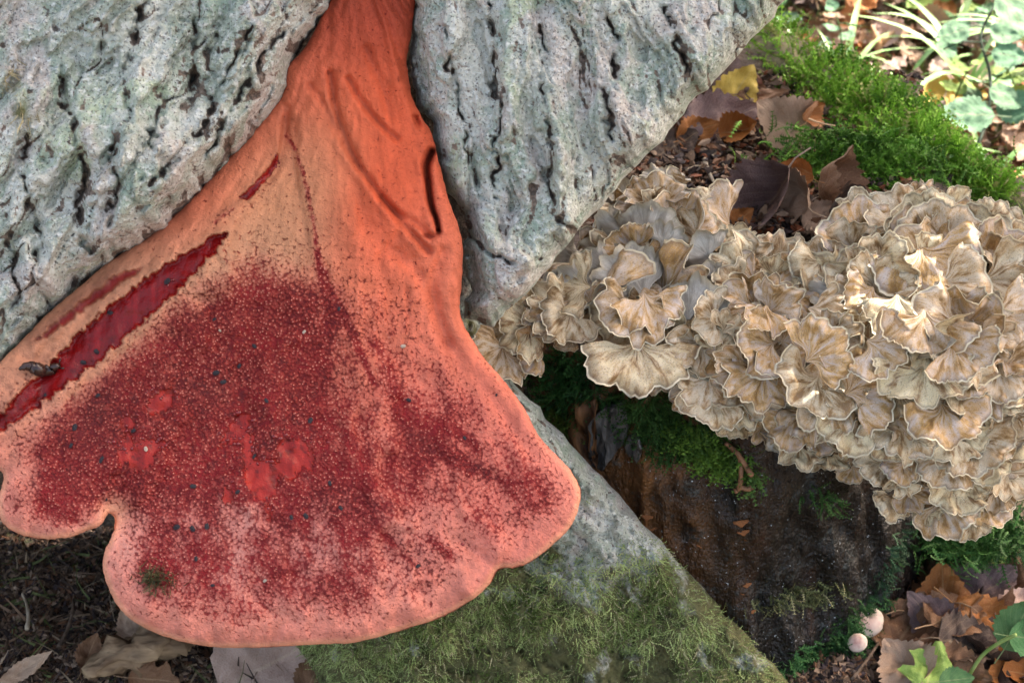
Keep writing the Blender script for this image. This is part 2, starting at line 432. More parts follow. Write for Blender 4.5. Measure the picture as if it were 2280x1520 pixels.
def moss(name, pos, nrm, length, c1, c2, parent, base=SPRIG, lean=.5, bias=None, r=None, c3=None):
    r = r or rng; n = len(pos)
    d = nrm + lean * r.normal(size=(n, 3))
    if bias is not None: d = d + np.asarray(bias)
    L = length * r.uniform(.5, 1.3, n)
    M = frames(d, r=r) * L[:, None, None]
    t = np.clip(.5 + .55 * perlin(pos[:, 0] * 35, pos[:, 1] * 35, pos[:, 2] * 35) + r.normal(size=n) * .25, 0, 1)[:, None]
    col = np.array(c1) * (1 - t) + np.array(c2) * t
    if c3 is not None:
        k = (r.random(n) < .12)[:, None]; col = np.where(k, np.array(c3), col)
    o = scatter(name, base[0], base[1], M, pos - .0015 * nrm, col, M_MOSS, parent)
    o['kind'] = 'stuff'; return o

# ------------------------------------------------------------------ relief surfaces (bark, fungus): real depth from a height function
def relief(name, poly, step, dfun, hfun, w, T, mat, parent, edge_jit=0, back=None, extra=None, jf=.03, nsub=6, origin=None):
    pl = smooth_poly(poly, nsub)
    if edge_jit:
        t = np.roll(pl, -1, 0) - np.roll(pl, 1, 0); nn = np.stack([-t[:, 1], t[:, 0]], 1) / (np.linalg.norm(t, axis=1)[:, None] + 1e-9)
        pl = pl + nn * (edge_jit * fbm(pl[:, 0] * jf, pl[:, 1] * jf, 0, 3, .6, 21))[:, None]
    x0, y0 = pl.min(0) - step; x1, y1 = pl.max(0) + step
    gx = np.arange(x0, x1 + step, step); gy = np.arange(y0, y1 + step, step)
    X, Y = np.meshgrid(gx, gy, indexing='ij')
    ins = inside(X, Y, pl)
    cell = ins[:-1, :-1] | ins[1:, :-1] | ins[1:, 1:] | ins[:-1, 1:]
    use = np.zeros(X.shape, bool); use[:-1, :-1] |= cell; use[1:, :-1] |= cell; use[1:, 1:] |= cell; use[:-1, 1:] |= cell
    idx = np.full(X.shape, -1); idx[use] = np.arange(use.sum())
    x = X[use]; y = Y[use]; d, nx, ny, _ = segdist(x, y, pl, True)
    out = ~ins[use]; x = np.where(out, nx, x); y = np.where(out, ny, y); s = np.where(out, 0, d)
    I, J = np.nonzero(cell)
    F = np.stack([idx[I, J], idx[I, J + 1], idx[I + 1, J + 1], idx[I + 1, J]], -1)
    roll = np.sqrt(np.clip(1 - (1 - np.clip(s / w, 0, 1)) ** 2, 0, 1))
    hd, attrs = hfun(x, y, s)
    h = T * (roll - 1) + hd
    D = dfun(x, y); D = D - h * D / FPX
    V = P(x, y, D)
    if back is not None:
        rb = np.sqrt(np.clip(1 - (1 - np.clip(s / back[0], 0, 1)) ** 2, 0, 1))
        D2 = dfun(x, y); D2 = D2 - (-T - back[1] * rb) * D2 / FPX
        V2 = P(x, y, D2); n = len(V)
        F = np.concatenate([F, F[:, ::-1] + n]); V = np.concatenate([V, V2])
        attrs = {k: np.concatenate([a, a]) for k, a in attrs.items()}
    if origin is not None: V = V - np.asarray(origin)
    me = mesh_from(name, V, F, mat, True, attrs)
    o = link(name, me, parent)
    nr = np.zeros(len(V) * 3, np.float32); me.vertices.foreach_get('normal', nr)
    return o, dict(x=x, y=y, s=s, V=V[:len(x)] + (0 if origin is None else np.asarray(origin)), N=nr.reshape(-1, 3)[:len(x)], h=hd)

def pl(x, y, pts, w0, w1=None, n=5):
    """soft mask along a smoothed polyline, width from w0 to w1"""
    q = smooth_poly(pts, n, False); d, _, _, t = segdist(x, y, q, False)
    ww = w0 if w1 is None else w0 + (w1 - w0) * t
    return np.exp(-(d / ww) ** 2), d, t

def bark_height(ang, stretch, seed, amp=1.0):
    ca, sa = math.cos(ang), math.sin(ang)
    def f(x, y, s):
        a = (x * ca + y * sa) / stretch; b = -x * sa + y * ca
        wx = 26 * fbm(a / 70, b / 70, 0, 3, .5, seed); wy = 26 * fbm(a / 70, b / 70, 5, 3, .5, seed + 1)
        a2, b2 = a + wx, b + wy
        h = 22 * fbm(a / 190, b / 190, 0, 3, .5, seed + 2)
        n = fbm(a2 / 105, b2 / 85, 3, 2, .5, seed + 3) * 2.6
        fl = np.floor(n); fr = n - fl
        h = h + 22 * (fl + sst(.38, .62, fr)) 
        cr = np.abs(perlin(a2 / 95, b2 / 60, 9, seed + 4)); gate = sst(.1, .4, perlin(a / 160, b / 160, 2, seed + 5))
        crack = sst(.05, .0, cr) * gate
        h = h - 12 * crack
        cr2 = np.abs(perlin(a2 / 42, b2 / 30, 4, seed + 6)); c2 = .3 * sst(.07, 0, cr2) * sst(0, .3, perlin(x / 120, y / 120, 6, seed + 7))
        c2 = c2 * 0
        h = h - 5 * c2
        fine = 7 * (.35 - np.abs(perlin(a2 / 44, b2 / 26, 1, seed + 8))) + 5 * fbm(a2 / 34, b2 / 22, 0, 2, .6, seed + 10) + 4.5 * fbm(x / 12, y / 11, 0, 3, .65, seed + 9)
        h = h + fine
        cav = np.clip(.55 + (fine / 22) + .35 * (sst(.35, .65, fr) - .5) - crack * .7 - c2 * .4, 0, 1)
        return h * amp, {'cav': cav, 'mossy': np.zeros_like(x)}
    return f

oak = thing('oak_tree', 'broad grey lichen covered oak base with two buttresses around the red fungus', 'tree')

# left buttress: bulges towards the camera, its lower right side falls away under the fungus
LB = [(760, -260), (748, -40), (738, 15), (700, 60), (668, 105), (650, 150), (645, 205), (610, 262), (560, 325), (500, 395), (440, 462), (385, 512), (320, 556), (255, 600),
      (190, 640), (135, 700), (75, 757), (20, 812), (-60, 880), (-160, 960), (-320, 1060), (-560, 1080), (-760, 900), (-820, 200), (-760, -260)]
def lb_d(x, y): return .800 + .00002 * (x - 300) * .6 + .010 * sst(300, 900, y) + .035 * sst(400, -700, x)
bh = bark_height(math.radians(-58), 2.0, 31)
def lb_h(x, y, s):
    h, a = bh(x, y, s)
    line = (y - 15) + (x - 740) * 1.06            # runs parallel with the edge
    h = h + 26 * fbm(x / 240, y / 240, 7, 2, .5, 77)
    for pts in (((305, 20), (292, 110), (272, 190), (285, 260), (250, 330), (262, 410), (238, 500)), ((440, 20), (425, 110), (418, 190), (372, 232), (345, 262), (338, 330)), ((130, 150), (150, 240), (178, 330), (186, 420), (178, 500), (205, 560)),
                ((560, 60), (520, 140), (478, 215), (440, 300), (380, 370), (330, 420)), ((60, 300), (52, 420), (90, 520), (80, 620), (110, 680)), ((640, 60), (590, 120), (545, 190), (498, 262), (455, 350)), ((10, 520), (40, 600), (30, 680))):
        q = pl(x + 15 * fbm(x / 45, y / 45, 3, 3, .6, 12), y, pts, 6)[0] * sst(-.6, .15, perlin(x / 60, y / 45, 2, 19)); side = pl(x - 26, y + 4, pts, 22)[0]
        h = h - 40 * q + 22 * side; a['cav'] = np.clip(a['cav'] - .6 * q, 0, 1)
    for (cx, cy, wd, ln, dp, an) in ((440, 170, 16, 110, 75, -68), (390, 450, 20, 40, 60, -30), (300, 95, 9, 120, 40, -80), (355, 210, 18, 16, 45, 0), (275, 270, 9, 60, 35, -70),
                                     (475, 270, 13, 45, 55, -55), (185, 440, 9, 70, 35, -75), (125, 60, 9, 70, 25, 60), (500, 330, 12, 70, 45, -50), (240, 560, 12, 60, 40, -45), (560, 215, 10, 90, 45, -50)):
        t = math.radians(an); u = (x - cx) * math.cos(t) + (y - cy) * math.sin(t); v = -(x - cx) * math.sin(t) + (y - cy) * math.cos(t)
        v = v + 9 * perlin(u / 30, cx, 0, 2)
        q = np.exp(-(u / ln) ** 4 - (v / wd) ** 2) * sst(-.4, .3, perlin(x / 40, y / 40, 5, 6)); h = h - .5 * dp * q; a['cav'] = np.clip(a['cav'] - .5 * q, 0, 1)
    a['mossy'] = .46 * np.exp(-((x - 40) / 90) ** 2 - ((y - 190) / 150) ** 2) + .25 * sst(-150, -20, -np.abs(s - 60))*0
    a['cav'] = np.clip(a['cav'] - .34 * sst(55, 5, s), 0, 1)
    return h, a
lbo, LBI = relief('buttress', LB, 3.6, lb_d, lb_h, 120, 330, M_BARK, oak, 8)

RB = [(925, -260), (918, 15), (916, 80), (912, 150), (918, 205), (935, 250), (962, 275), (970, 330), (985, 400), (1010, 450), (1035, 470), (1045, 520), (1030, 560), (1040, 600), (1050, 640), (1035, 680), (1032, 708), (1068, 716), (1098, 722),
      (1140, 685), (1240, 572), (1340, 460), (1440, 348), (1540, 236), (1640, 124), (1735, 18), (1830, -90), (1960, -260)]
def rb_d(x, y): return .826 - .012 * sst(1000, 1250, x) + .010 * sst(0, 600, y) + .01 * sst(1300, 1800, x)
bh2 = bark_height(math.radians(80), 2.2, 52)
def rb_h(x, y, s):
    h, a = bh2(x, y, s)
    for pts in (((1090, 10), (1105, 90), (1100, 180), (1112, 260), (1105, 360), (1110, 440)), ((1200, 60), (1212, 130), (1205, 220), (1225, 320), (1220, 400), (1240, 480), (1290, 520)), ((985, 60), (1000, 150), (1030, 250), (1040, 350), (1075, 440)),
                ((1490, 20), (1505, 80), (1520, 130), (1530, 180)), ((1360, 40), (1372, 130), (1350, 220), (1365, 310)), ((1040, 520), (1090, 560), (1150, 585), (1210, 575))):
        q = pl(x + 15 * fbm(x / 45, y / 45, 3, 3, .6, 12), y, pts, 5)[0] * sst(-.6, .15, perlin(x / 60, y / 45, 2, 19)); side = pl(x - 24, y + 4, pts, 22)[0]
        h = h - 36 * q + 20 * side; a['cav'] = np.clip(a['cav'] - .6 * q, 0, 1)
    for (cx, cy, wd, ln, dp, an) in ((1105, 180, 10, 60, 60, 85), (1100, 60, 10, 50, 40, 70), (1115, 330, 8, 60, 35, 88), (1220, 350, 7, 70, 35, 92), (1515, 100, 8, 90, 45, 72), (1480, 240, 12, 50, 45, 80),
                                     (1120, 520, 14, 20, 50, 20), (1280, 400, 7, 60, 30, 80), (1190, 415, 10, 20, 25, 0), (1285, 90, 5, 50, 20, 60), (1190, 600, 10, 60, 50, -40)):
        t = math.radians(an); u = (x - cx) * math.cos(t) + (y - cy) * math.sin(t); v = -(x - cx) * math.sin(t) + (y - cy) * math.cos(t)
        v = v + 8 * perlin(u / 30, cx, 0, 2)
        q = np.exp(-(u / ln) ** 4 - (v / wd) ** 2) * sst(-.4, .3, perlin(x / 40, y / 40, 5, 6)); h = h - .5 * dp * q; a['cav'] = np.clip(a['cav'] - .5 * q, 0, 1)
    return h, a
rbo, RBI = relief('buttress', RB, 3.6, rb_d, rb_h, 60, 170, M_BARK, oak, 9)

# the lower root flare behind and below the fungus, covered with moss
RF = [(1085, 700), (1068, 768), (1130, 836), (1235, 948), (1340, 1062), (1450, 1182), (1560, 1302), (1670, 1424), (1745, 1506), (1830, 1610), (1700, 1690), (1400, 1700), (1000, 1680), (760, 1640), (700, 1500), (560, 1250), (560, 1000), (800, 700)]
def rf_d(x, y): return .895 + .070 * sst(950, 1560, y) + .00002 * (y - 1200) + .02 * sst(900, 600, x)
bh3 = bark_height(math.radians(50), 1.6, 90, .9)
def rf_h(x, y, s):
    h, a = bh3(x, y, s)
    h = h + 40 * fbm(x / 160, y / 160, 4, 3, .5, 8) + 20 * fbm(x / 30, y / 40, 1, 4, .6, 18)
    diag = ((x - 1070) - (y - 765) * .905)          # 0 on the edge, negative to the lower left
    grey = np.exp(-((x - 1330) / 110) ** 2 - ((y - 1130) / 130) ** 2) * 1.3 + sst(-260, -60, diag) * .45 * sst(1480, 1180, y)
    a['mossy'] = np.clip(.84 - grey + .35 * fbm(x / 90, y / 90, 0, 2, .5, 4), 0, 1)
    a['cav'] = np.clip(a['cav'] + .1, 0, 1)
    return h, a
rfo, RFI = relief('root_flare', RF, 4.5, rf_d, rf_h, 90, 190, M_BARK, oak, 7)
# inner wood closing the crevice, and the trunk going on upwards out of the picture
TC = [(-760, -260), (1900, -260), (1500, 150), (1130, 560), (1060, 730), (1120, 900), (1000, 1150), (500, 1190), (100, 1150), (-700, 1050)]
tco, _ = relief('inner_wood', TC, 16, lambda x, y: .905 + .22 * sst(1000, 1160, y), lambda x, y, s: (20 * fbm(x / 120, y / 120, 0, 3), {'cav': np.full(x.shape, .1), 'mossy': 0 * x}), 60, 60, M_BARK, oak, 10)
NU, NV = 150, 90
uu = np.linspace(0, 1, NU); vv = np.linspace(0, 1, NV) ** 1.3
U_, V_ = np.meshgrid(uu, vv, indexing='ij')
pxs = -790 + U_ * (1900 + 790)
edge_d = np.sqrt(np.clip(1 - (2 * np.abs(U_ - .5)) ** 6, 0, 1))
base = P(pxs, -235 + 0 * pxs, .826 + .16 * (1 - edge_d) + .02)
groove = np.exp(-((pxs - 830) / 110) ** 2)
tr = base.copy(); tr[..., 2] += V_ * 1.6; tr[..., 1] += .16 * V_ + .06 * groove * (1 - V_) + .012 * fbm(pxs / 150, V_ * 6, 0, 4, .6, 6)
me = mesh_from('upper_trunk', tr.reshape(-1, 3), gridf(NU, NV), M_BARK, True, {'cav': np.clip(.5 + .3 * fbm(pxs / 150, V_ * 6, 0, 4, .6, 6).ravel(), 0, 1), 'mossy': np.zeros(NU * NV)})
link('upper_trunk', me, oak)

# moss on the oak
k = np.nonzero((RFI['s'] > 4) & (RFI['y'] > 1080))[0]
dens = np.clip(.95 - 1.5 * np.exp(-((RFI['x'] - 1330) / 105) ** 2 - ((RFI['y'] - 1110) / 150) ** 2) - .6 * sst(-.05, .35, fbm(RFI['x'] / 70, RFI['y'] / 70, 0, 2, .5, 14))
               - .8 * np.exp(-((RFI['x'] - 1330) / 170) ** 2 - ((RFI['y'] - 1490) / 45) ** 2), 0.02, 1)
dens = dens * np.where((RFI['x'] - 1070) - (RFI['y'] - 765) * .905 > -60, .6, 1)
k = np.concatenate([k, k, k]); k = k[rng.random(len(k)) < .95 * dens[k] ** 1.2]
moss('moss', RFI['V'][k] + rng.normal(size=(len(k), 3)) * .0008, RFI['N'][k], .0045, (.10, .16, .03), (.52, .62, .24), oak, SPRIG2, .5, (.1, -.1, -.7), c3=(.46, .42, .24))
# dry straw coloured moss on the left buttress
k = np.nonzero((LBI['x'] > -10) & (LBI['x'] < 130) & (LBI['y'] > 60) & (LBI['y'] < 330))[0]
w_ = np.exp(-((LBI['x'][k] - 20 - (LBI['y'][k] - 150) * .35) / 34) ** 2 - ((LBI['y'][k] - 170) / 90) ** 2)
k = k[rng.random(len(k)) < .22 * w_]
moss('dry_moss', LBI['V'][k], LBI['N'][k], .011, (.20, .16, .08), (.42, .37, .22), oak, SPRIG3, .25, (.35, -.1, -1.3))

# ------------------------------------------------------------------ beefsteak fungus
FO = [(770, -90), (748, -20), (716, 40), (676, 110), (640, 150), (625, 215), (590, 255), (545, 310), (490, 372), (430, 440), (370, 495), (310, 540), (240, 585), (180, 635), (115, 690), (60, 745), (5, 800), (-50, 860),
      (-110, 930), (-110, 1000), (-50, 1035), (2, 1048), (6, 1075), (-6, 1115), (2, 1155), (26, 1180), (70, 1196), (115, 1199), (160, 1194), (196, 1180), (222, 1171), (236, 1150), (246, 1142), (256, 1158), (250, 1190), (234, 1225), (229, 1262),
      (240, 1305), (260, 1345), (292, 1378), (340, 1405), (400, 1426), (480, 1440), (560, 1441), (640, 1437), (720, 1433), (790, 1429), (850, 1415), (920, 1395), (990, 1370),
      (1050, 1335), (1092, 1298), (1110, 1268), (1148, 1263), (1182, 1250), (1222, 1220), (1260, 1185), (1282, 1150), (1293, 1108), (1290, 1078), (1265, 1040), (1226, 1000), (1196, 965),
      (1176, 925), (1155, 890), (1120, 845), (1080, 800), (1054, 760), (1034, 725), (1024, 690), (1027, 640), (1030, 590), (1029, 540), (1016, 490), (1000, 450), (988, 400), (974, 350),
      (962, 300), (940, 262), (920, 222), (911, 180), (906, 130), (915, 80), (922, 20), (935, -90)]
def fu_d(x, y): return .848 - .030 * sst(100, 700, y) - .022 * sst(700, 1400, y) + .010 * sst(600, 0, x) * sst(1000, 500, y)
def blob(x, y, cx, cy, rx, ry, an=0, p=2):
    t = math.radians(an); u = (x - cx) * math.cos(t) + (y - cy) * math.sin(t); v = -(x - cx) * math.sin(t) + (y - cy) * math.cos(t)
    return np.exp(-((u / rx) ** 2 + (v / ry) ** 2) ** (p / 2))
def lerp(a, b, t): return a * (1 - t[:, None]) + np.array(b) * t[:, None]
def fu_h(x, y, s):
    # --- relief
    th = np.arctan2(x - 790, y + 160); rr = np.hypot(x - 790, y + 160)
    wn1 = fbm(x / 120, y / 120, 0, 3, .5, 2)
    h = 16 * perlin(th * 7 + .5 * wn1, rr / 900, 0, 4) * sst(250, 900, rr) + 10 * perlin(th * 16 + wn1, rr / 600, 0, 5) + 5 * fbm(x / 60, y / 60, 0, 3, .5, 6) + 2.2 * fbm(th * 45, rr / 120, 0, 3, .6, 16) + 1.2 * fbm(x / 11, y / 11, 0, 2, .6, 17)
    stem = sst(720, 420, y)
    h = h + stem * 40 * np.sqrt(np.clip(1 - ((x - (800 + .18 * y)) / 210) ** 2, 0, 1))
    for pts, wd, dp in ((((735, 165), (750, 250), (790, 350), (850, 440), (905, 505), (955, 560)), 9, 15), (((690, 190), (725, 240), (752, 300), (800, 380)), 8, 7),
                        (((775, 175), (815, 240), (860, 290), (885, 310)), 8, 11), (((815, 110), (850, 190), (870, 260)), 12, 8), (((850, 440), (880, 470), (930, 500), (960, 528)), 8, 10),
                        (((880, 560), (960, 650), (985, 760), (1050, 870)), 18, 9), (((985, 560), (965, 650), (1000, 760)), 12, 8), (((735, 270), (790, 420), (850, 560)), 22, 8),
                        (((905, 640), (912, 720), (900, 760)), 5, 4), (((640, 240), (632, 300), (620, 370), (600, 400)), 8, 10), (((1000, 760), (1090, 880), (1180, 1010)), 16, 8)):
        m, _, _ = pl(x, y, pts, wd); h = h - dp * 1.35 * m
        m, _, _ = pl(x + wd * 1.6, y - wd * .6, pts, wd * 1.2); h = h + dp * .45 * m
    slot, sd, _ = pl(x, y, ((962, 338), (950, 370), (954, 410), (960, 455), (972, 490), (977, 515)), 8, 4); h = h - 85 * slot
    m, _, _ = pl(x, y, ((977, 515), (972, 524), (950, 526)), 5); h = h - 20 * m
    m, _, _ = pl(x, y, ((926, 262), (932, 278)), 6); h = h - 35 * m
    h = h - 26 * blob(x, y, 700, 1100, 380, 200) * 0 + 14 * blob(x, y, 150, 1090, 120, 60) + 10 * blob(x, y, 600, 1330, 300, 70)
    h = h - 34 * blob(x, y, 262, 1120, 44, 60) 
    m, _, _ = pl(x, y, ((1110, 1268), (1060, 1230), (1000, 1190)), 14); h = h - 10 * m
    # slashes are shallow cuts
    sl1 = np.array([(-60, 975), (0, 922), (50, 868), (85, 838), (130, 790), (200, 720), (278, 655), (340, 610), (420, 560), (507, 513), (488, 548), (440, 600), (385, 655), (330, 705), (280, 750), (225, 800), (160, 850), (110, 885), (60, 925), (0, 957), (-60, 1000)], float)
    s1, _, _ = sdf(x, y, smooth_poly(sl1, 3)); s1 = s1 + 9 * fbm(x / 18, y / 18, 0, 2, .6, 3)
    cut1 = sst(-3, 4, s1)
    s2, _, _ = sdf(x, y, np.array([(548, 425), (575, 398), (600, 372), (617, 345), (621, 360), (607, 382), (590, 405), (566, 432), (548, 447), (530, 440)], float)); cut2 = sst(-3, 4, s2 + 3 * fbm(x / 12, y / 12, 0, 2, .6, 5))
    s3, _, _ = sdf(x, y, np.array([(70, 762), (130, 708), (200, 655), (255, 612), (330, 588), (300, 612), (240, 655), (170, 705), (110, 750)], float)); cut3 = sst(-6, 8, s3 + 6 * fbm(x / 20, y / 20, 0, 2, .6, 6))
    h = h - 20 * cut1 + 6 * sst(-26, -4, s1) * (1 - cut1) - 12 * cut2 - 8 * cut3
    # --- red stippling density
    n1 = fbm(x / 110, y / 110, 0, 3, .55, 40); n2 = fbm(th * 14, rr / 260, 0, 3, .6, 41)
    red = .02 + 1.05 * blob(x, y, 490, 860, 290, 185, -38, 2.6) + .50 * blob(x, y, 600, 690, 150, 80, -20) + .62 * blob(x, y, 200, 1040, 190, 90, -10) + .50 * blob(x, y, 620, 1000, 240, 130, 20)
    red = red + .30 * blob(x, y, 560, 1270, 330, 140, 0, 3) + .22 * blob(x, y, 900, 1060, 150, 190, 45) + .20 * blob(x, y, 1200, 1090, 90, 90) + .10 * blob(x, y, 1030, 1000, 170, 200, 50) + .35 * blob(x, y, 120, 1140, 110, 40) + .2 * blob(x, y, 560, 570, 110, 60, -40)
    red = red * 1.12 + .46 * sst(520, 900, y) * sst(15, 100, s)
    red = red + .22 * n1 * sst(450, 750, y) + .20 * n2 * sst(500, 900, y)
    for pts, wd, a in ((((636, 302), (660, 345), (682, 410), (694, 480), (702, 545), (712, 610), (735, 665), (785, 735), (805, 790), (830, 850)), 7, .95),
                       (((706, 560), (725, 610), (742, 655), (775, 705)), 6, .5), (((835, 765), (860, 810), (885, 880), (900, 930), (960, 985), (1045, 1050)), 15, .45), (((990, 945), (1045, 980), (1060, 1000)), 12, .6),
                       (((1000, 1010), (1060, 1045), (1140, 1075)), 16, .5), (((800, 1130), (870, 1210), (930, 1265)), 11, .5), (((960, 1200), (1000, 1235)), 14, .75), (((1140, 1100), (1180, 1215)), 10, .3),
                       (((930, 620), (905, 720), (900, 740)), 3, .3), (((520, 465), (490, 485), (478, 495)), 7, .8), (((805, 410), (805, 500)), 3, .25), (((845, 440), (850, 500)), 3, .35), (((560, 460), (590, 410)), 8, .5)):
        m, _, _ = pl(x + 4 * n1, y, pts, wd); red = red + a * m * (.75 + .5 * perlin(x / 14, y / 14, 0, 6))
    red = red * sst(0, 30, s * 1.0 + 12 * n1 + 20 * (y < 1000))
    ly, _, _ = pl(x, y, ((505, 520), (400, 620), (290, 745), (150, 870), (0, 975)), 22); red = red * (1 - .6 * ly)
    red = np.clip(red, 0, 1)
    # --- bare wet patches
    wet = np.maximum.reduce([cut1, cut2 * .95, cut3 * .6])
    for poly_ in ([(325, 905), (345, 878), (378, 862), (386, 880), (378, 905), (352, 922), (330, 920)], [(286, 1010), (300, 985), (340, 978), (372, 985), (350, 1010), (332, 1040), (305, 1050), (290, 1035)],
                  [(508, 960), (522, 930), (545, 918), (556, 925), (552, 965), (535, 982), (505, 985), (480, 1000)], [(546, 975), (566, 965), (566, 1010), (550, 1048), (540, 1030)],
                  [(548, 1040), (575, 1022), (618, 1025), (622, 1060), (610, 1098), (580, 1113), (560, 1095), (548, 1065)], [(622, 985), (650, 978), (685, 985), (700, 1040), (670, 1045), (650, 1068), (628, 1055), (618, 1020)],
                  [(500, 1080), (518, 1095), (512, 1120), (498, 1110)], [(592, 1120), (606, 1128), (602, 1165)], [(265, 1000), (285, 960), (300, 1000), (270, 1040)], [(272, 930), (290, 922), (302, 945), (278, 955)]):
        q = smooth_poly(poly_, 3); ds, _, _ = sdf(x, y, q); wet = np.maximum(wet, .74 * sst(-3, 3, ds + 9 * fbm(x / 11, y / 15, 0, 3, .7, 9))); h = h - 3.5 * sst(-3, 3, ds)
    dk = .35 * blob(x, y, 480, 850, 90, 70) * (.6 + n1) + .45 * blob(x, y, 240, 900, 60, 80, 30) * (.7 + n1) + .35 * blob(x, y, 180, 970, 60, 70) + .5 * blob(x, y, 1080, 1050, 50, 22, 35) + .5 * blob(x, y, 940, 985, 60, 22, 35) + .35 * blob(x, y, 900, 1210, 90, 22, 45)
    dk = np.maximum(dk, slot * 1.0); m, _, _ = pl(x, y, ((250, 612), (150, 690), (70, 762)), 15); dk = np.maximum(dk, .75 * m)  # shade inside the slot painted dark; the second slash is a dark mark
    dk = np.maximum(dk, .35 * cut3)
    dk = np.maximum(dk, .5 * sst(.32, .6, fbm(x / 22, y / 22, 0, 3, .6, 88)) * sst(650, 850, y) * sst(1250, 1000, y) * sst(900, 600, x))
    for pts, wd, a in ((((735, 165), (750, 250), (790, 350), (850, 440), (905, 505)), 3.5, .32), (((775, 175), (815, 240), (860, 290), (885, 310)), 3.5, .3), (((815, 110), (850, 190), (870, 260)), 3, .2), (((720, 160), (722, 185)), 3, .3),
                       (((915, 610), (912, 700)), 2.5, .25), (((735, 255), (745, 280)), 6, .3), (((845, 450), (850, 500)), 2.5, .3), (((545, 440), (500, 470), (480, 480)), 6, .35)):
        m, _, _ = pl(x + 2 * n1, y, pts, wd * 1.4); dk = np.maximum(dk, 1.3 * a * m)  # shade of the stem folds put into the colour, plus a few dark streaks
    # --- skin tone: orange stem, tan middle, pink towards the rim, pale orange lip
    n = len(x); tone = np.tile(np.array([.58, .150, .080]), (n, 1))
    tone = lerp(tone, (.54, .090, .035), blob(x, y, 850, 300, 190, 360, 10, 3) * .95)
    tone = lerp(tone, (.45, .215, .110), blob(x, y, 600, 520, 130, 270, 28, 3) * .9)
    tone = lerp(tone, (.44, .225, .130), sst(900, 500, x) * sst(420, 620, y) * sst(1250, 850, y) * .8)
    tone = lerp(tone, (.52, .19, .145), sst(750, 1150, y) * .8)
    tone = lerp(tone, (.52, .27, .225), blob(x, y, 560, 1210, 330, 130, 0, 3) * .75)
    tone = lerp(tone, (.54, .14, .10), blob(x, y, 1050, 1000, 160, 300, -35, 3) * .7)
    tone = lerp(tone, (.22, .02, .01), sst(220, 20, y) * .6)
    lip = sst(17, 3, s) * sst(1000, 1080, y)
    tone = lerp(tone, (.68, .30, .19), lip)
    tone = lerp(tone, (.70, .32, .19), .8 * blob(x, y, 255, 1130, 40, 45))
    tone = tone * (1 + .12 * n1 + .16 * fbm(th * 40 + wn1, rr / 240, 0, 3, .6, 55) + .10 * fbm(x / 14, y / 14, 0, 2, .6, 56))[:, None]
    red = red * (1 - lip)
    return h, {'tone': np.clip(tone, 0, 1), 'mask': np.stack([red, np.clip(wet, 0, 1), np.clip(dk, 0, 1)], 1)}
bf = thing('beefsteak_fungus', 'large red and orange tongue shaped fungus hanging out of the oak crevice', 'fungus')
fuo, FUI = relief('fungus_cap', FO, 4.0, fu_d, fu_h, 46, 30, M_FUN, bf, 1.5, back=(60, 70), jf=.1)

# ------------------------------------------------------------------ slug, moss scrap, crumbs on the fungus
def on_fungus(px, py, lift=0.0):
    i = np.argmin((FUI['x'] - px) ** 2 + (FUI['y'] - py) ** 2); return FUI['V'][i] + lift * (-FW), FUI['N'][i]
sp_ = [(46, 822), (62, 815), (75, 816), (90, 822), (105, 824), (120, 820), (134, 812)]
pts = np.array([on_fungus(a, b)[0] for a, b in smooth_poly(sp_, 4, False)]) - FW * .0026
rads = np.interp(np.linspace(0, 1, len(pts)), [0, .12, .35, .6, .85, 1], [.0006, .0017, .0027, .0031, .0024, .0012])
M_SLUG = mat_simple('slug_skin', (.018, .008, .006), (.05, .024, .018), 300, .22, .0001, .3, .5)
sg = thing('slug', 'small dark brown slug crawling over the red slash of the fungus', 'slug', pts[12])
V, F = tube(pts - pts[12], rads, 14, True); link('body', mesh_from('body', V, quads_to_tris(F), M_SLUG), sg)
for a, b in (((134, 812), (140, 800)), ((135, 818), (146, 819))):
    p0 = on_fungus(*a)[0] - FW * .002 - pts[12]; p1 = on_fungus(*b)[0] - FW * .0035 - pts[12]
    V, F = tube([p0, (p0 + p1) / 2, p1], [.0005, .00035, .0005], 6); link('tentacle', mesh_from('tentacle', V, quads_to_tris(F), M_SLUG), sg)
cp, cn = on_fungus(345, 1288, .001)
ms = thing('moss_scrap', 'dark scrap of moss lying low on the fungus', 'moss', cp)
r2 = np.random.default_rng(3)
pp = r2.normal(size=(150, 3)) * np.array([.0042, .002, .0026]) * (1 - .3 * np.sin(np.arange(150))[:, None]); pp = pp - FW * .0012
o = scatter('sprig', *SPRIG, frames(r2.normal(size=(150, 3)) * np.array([1, .6, 1]) - FW * .3 + np.array([.2, 0, -.2]), r=r2) * .0042, pp, np.tile([.055, .05, .02], (150, 1)) * r2.uniform(.5, 1.8, (150, 1)), M_MOSS, ms)
o['kind'] = 'stuff'
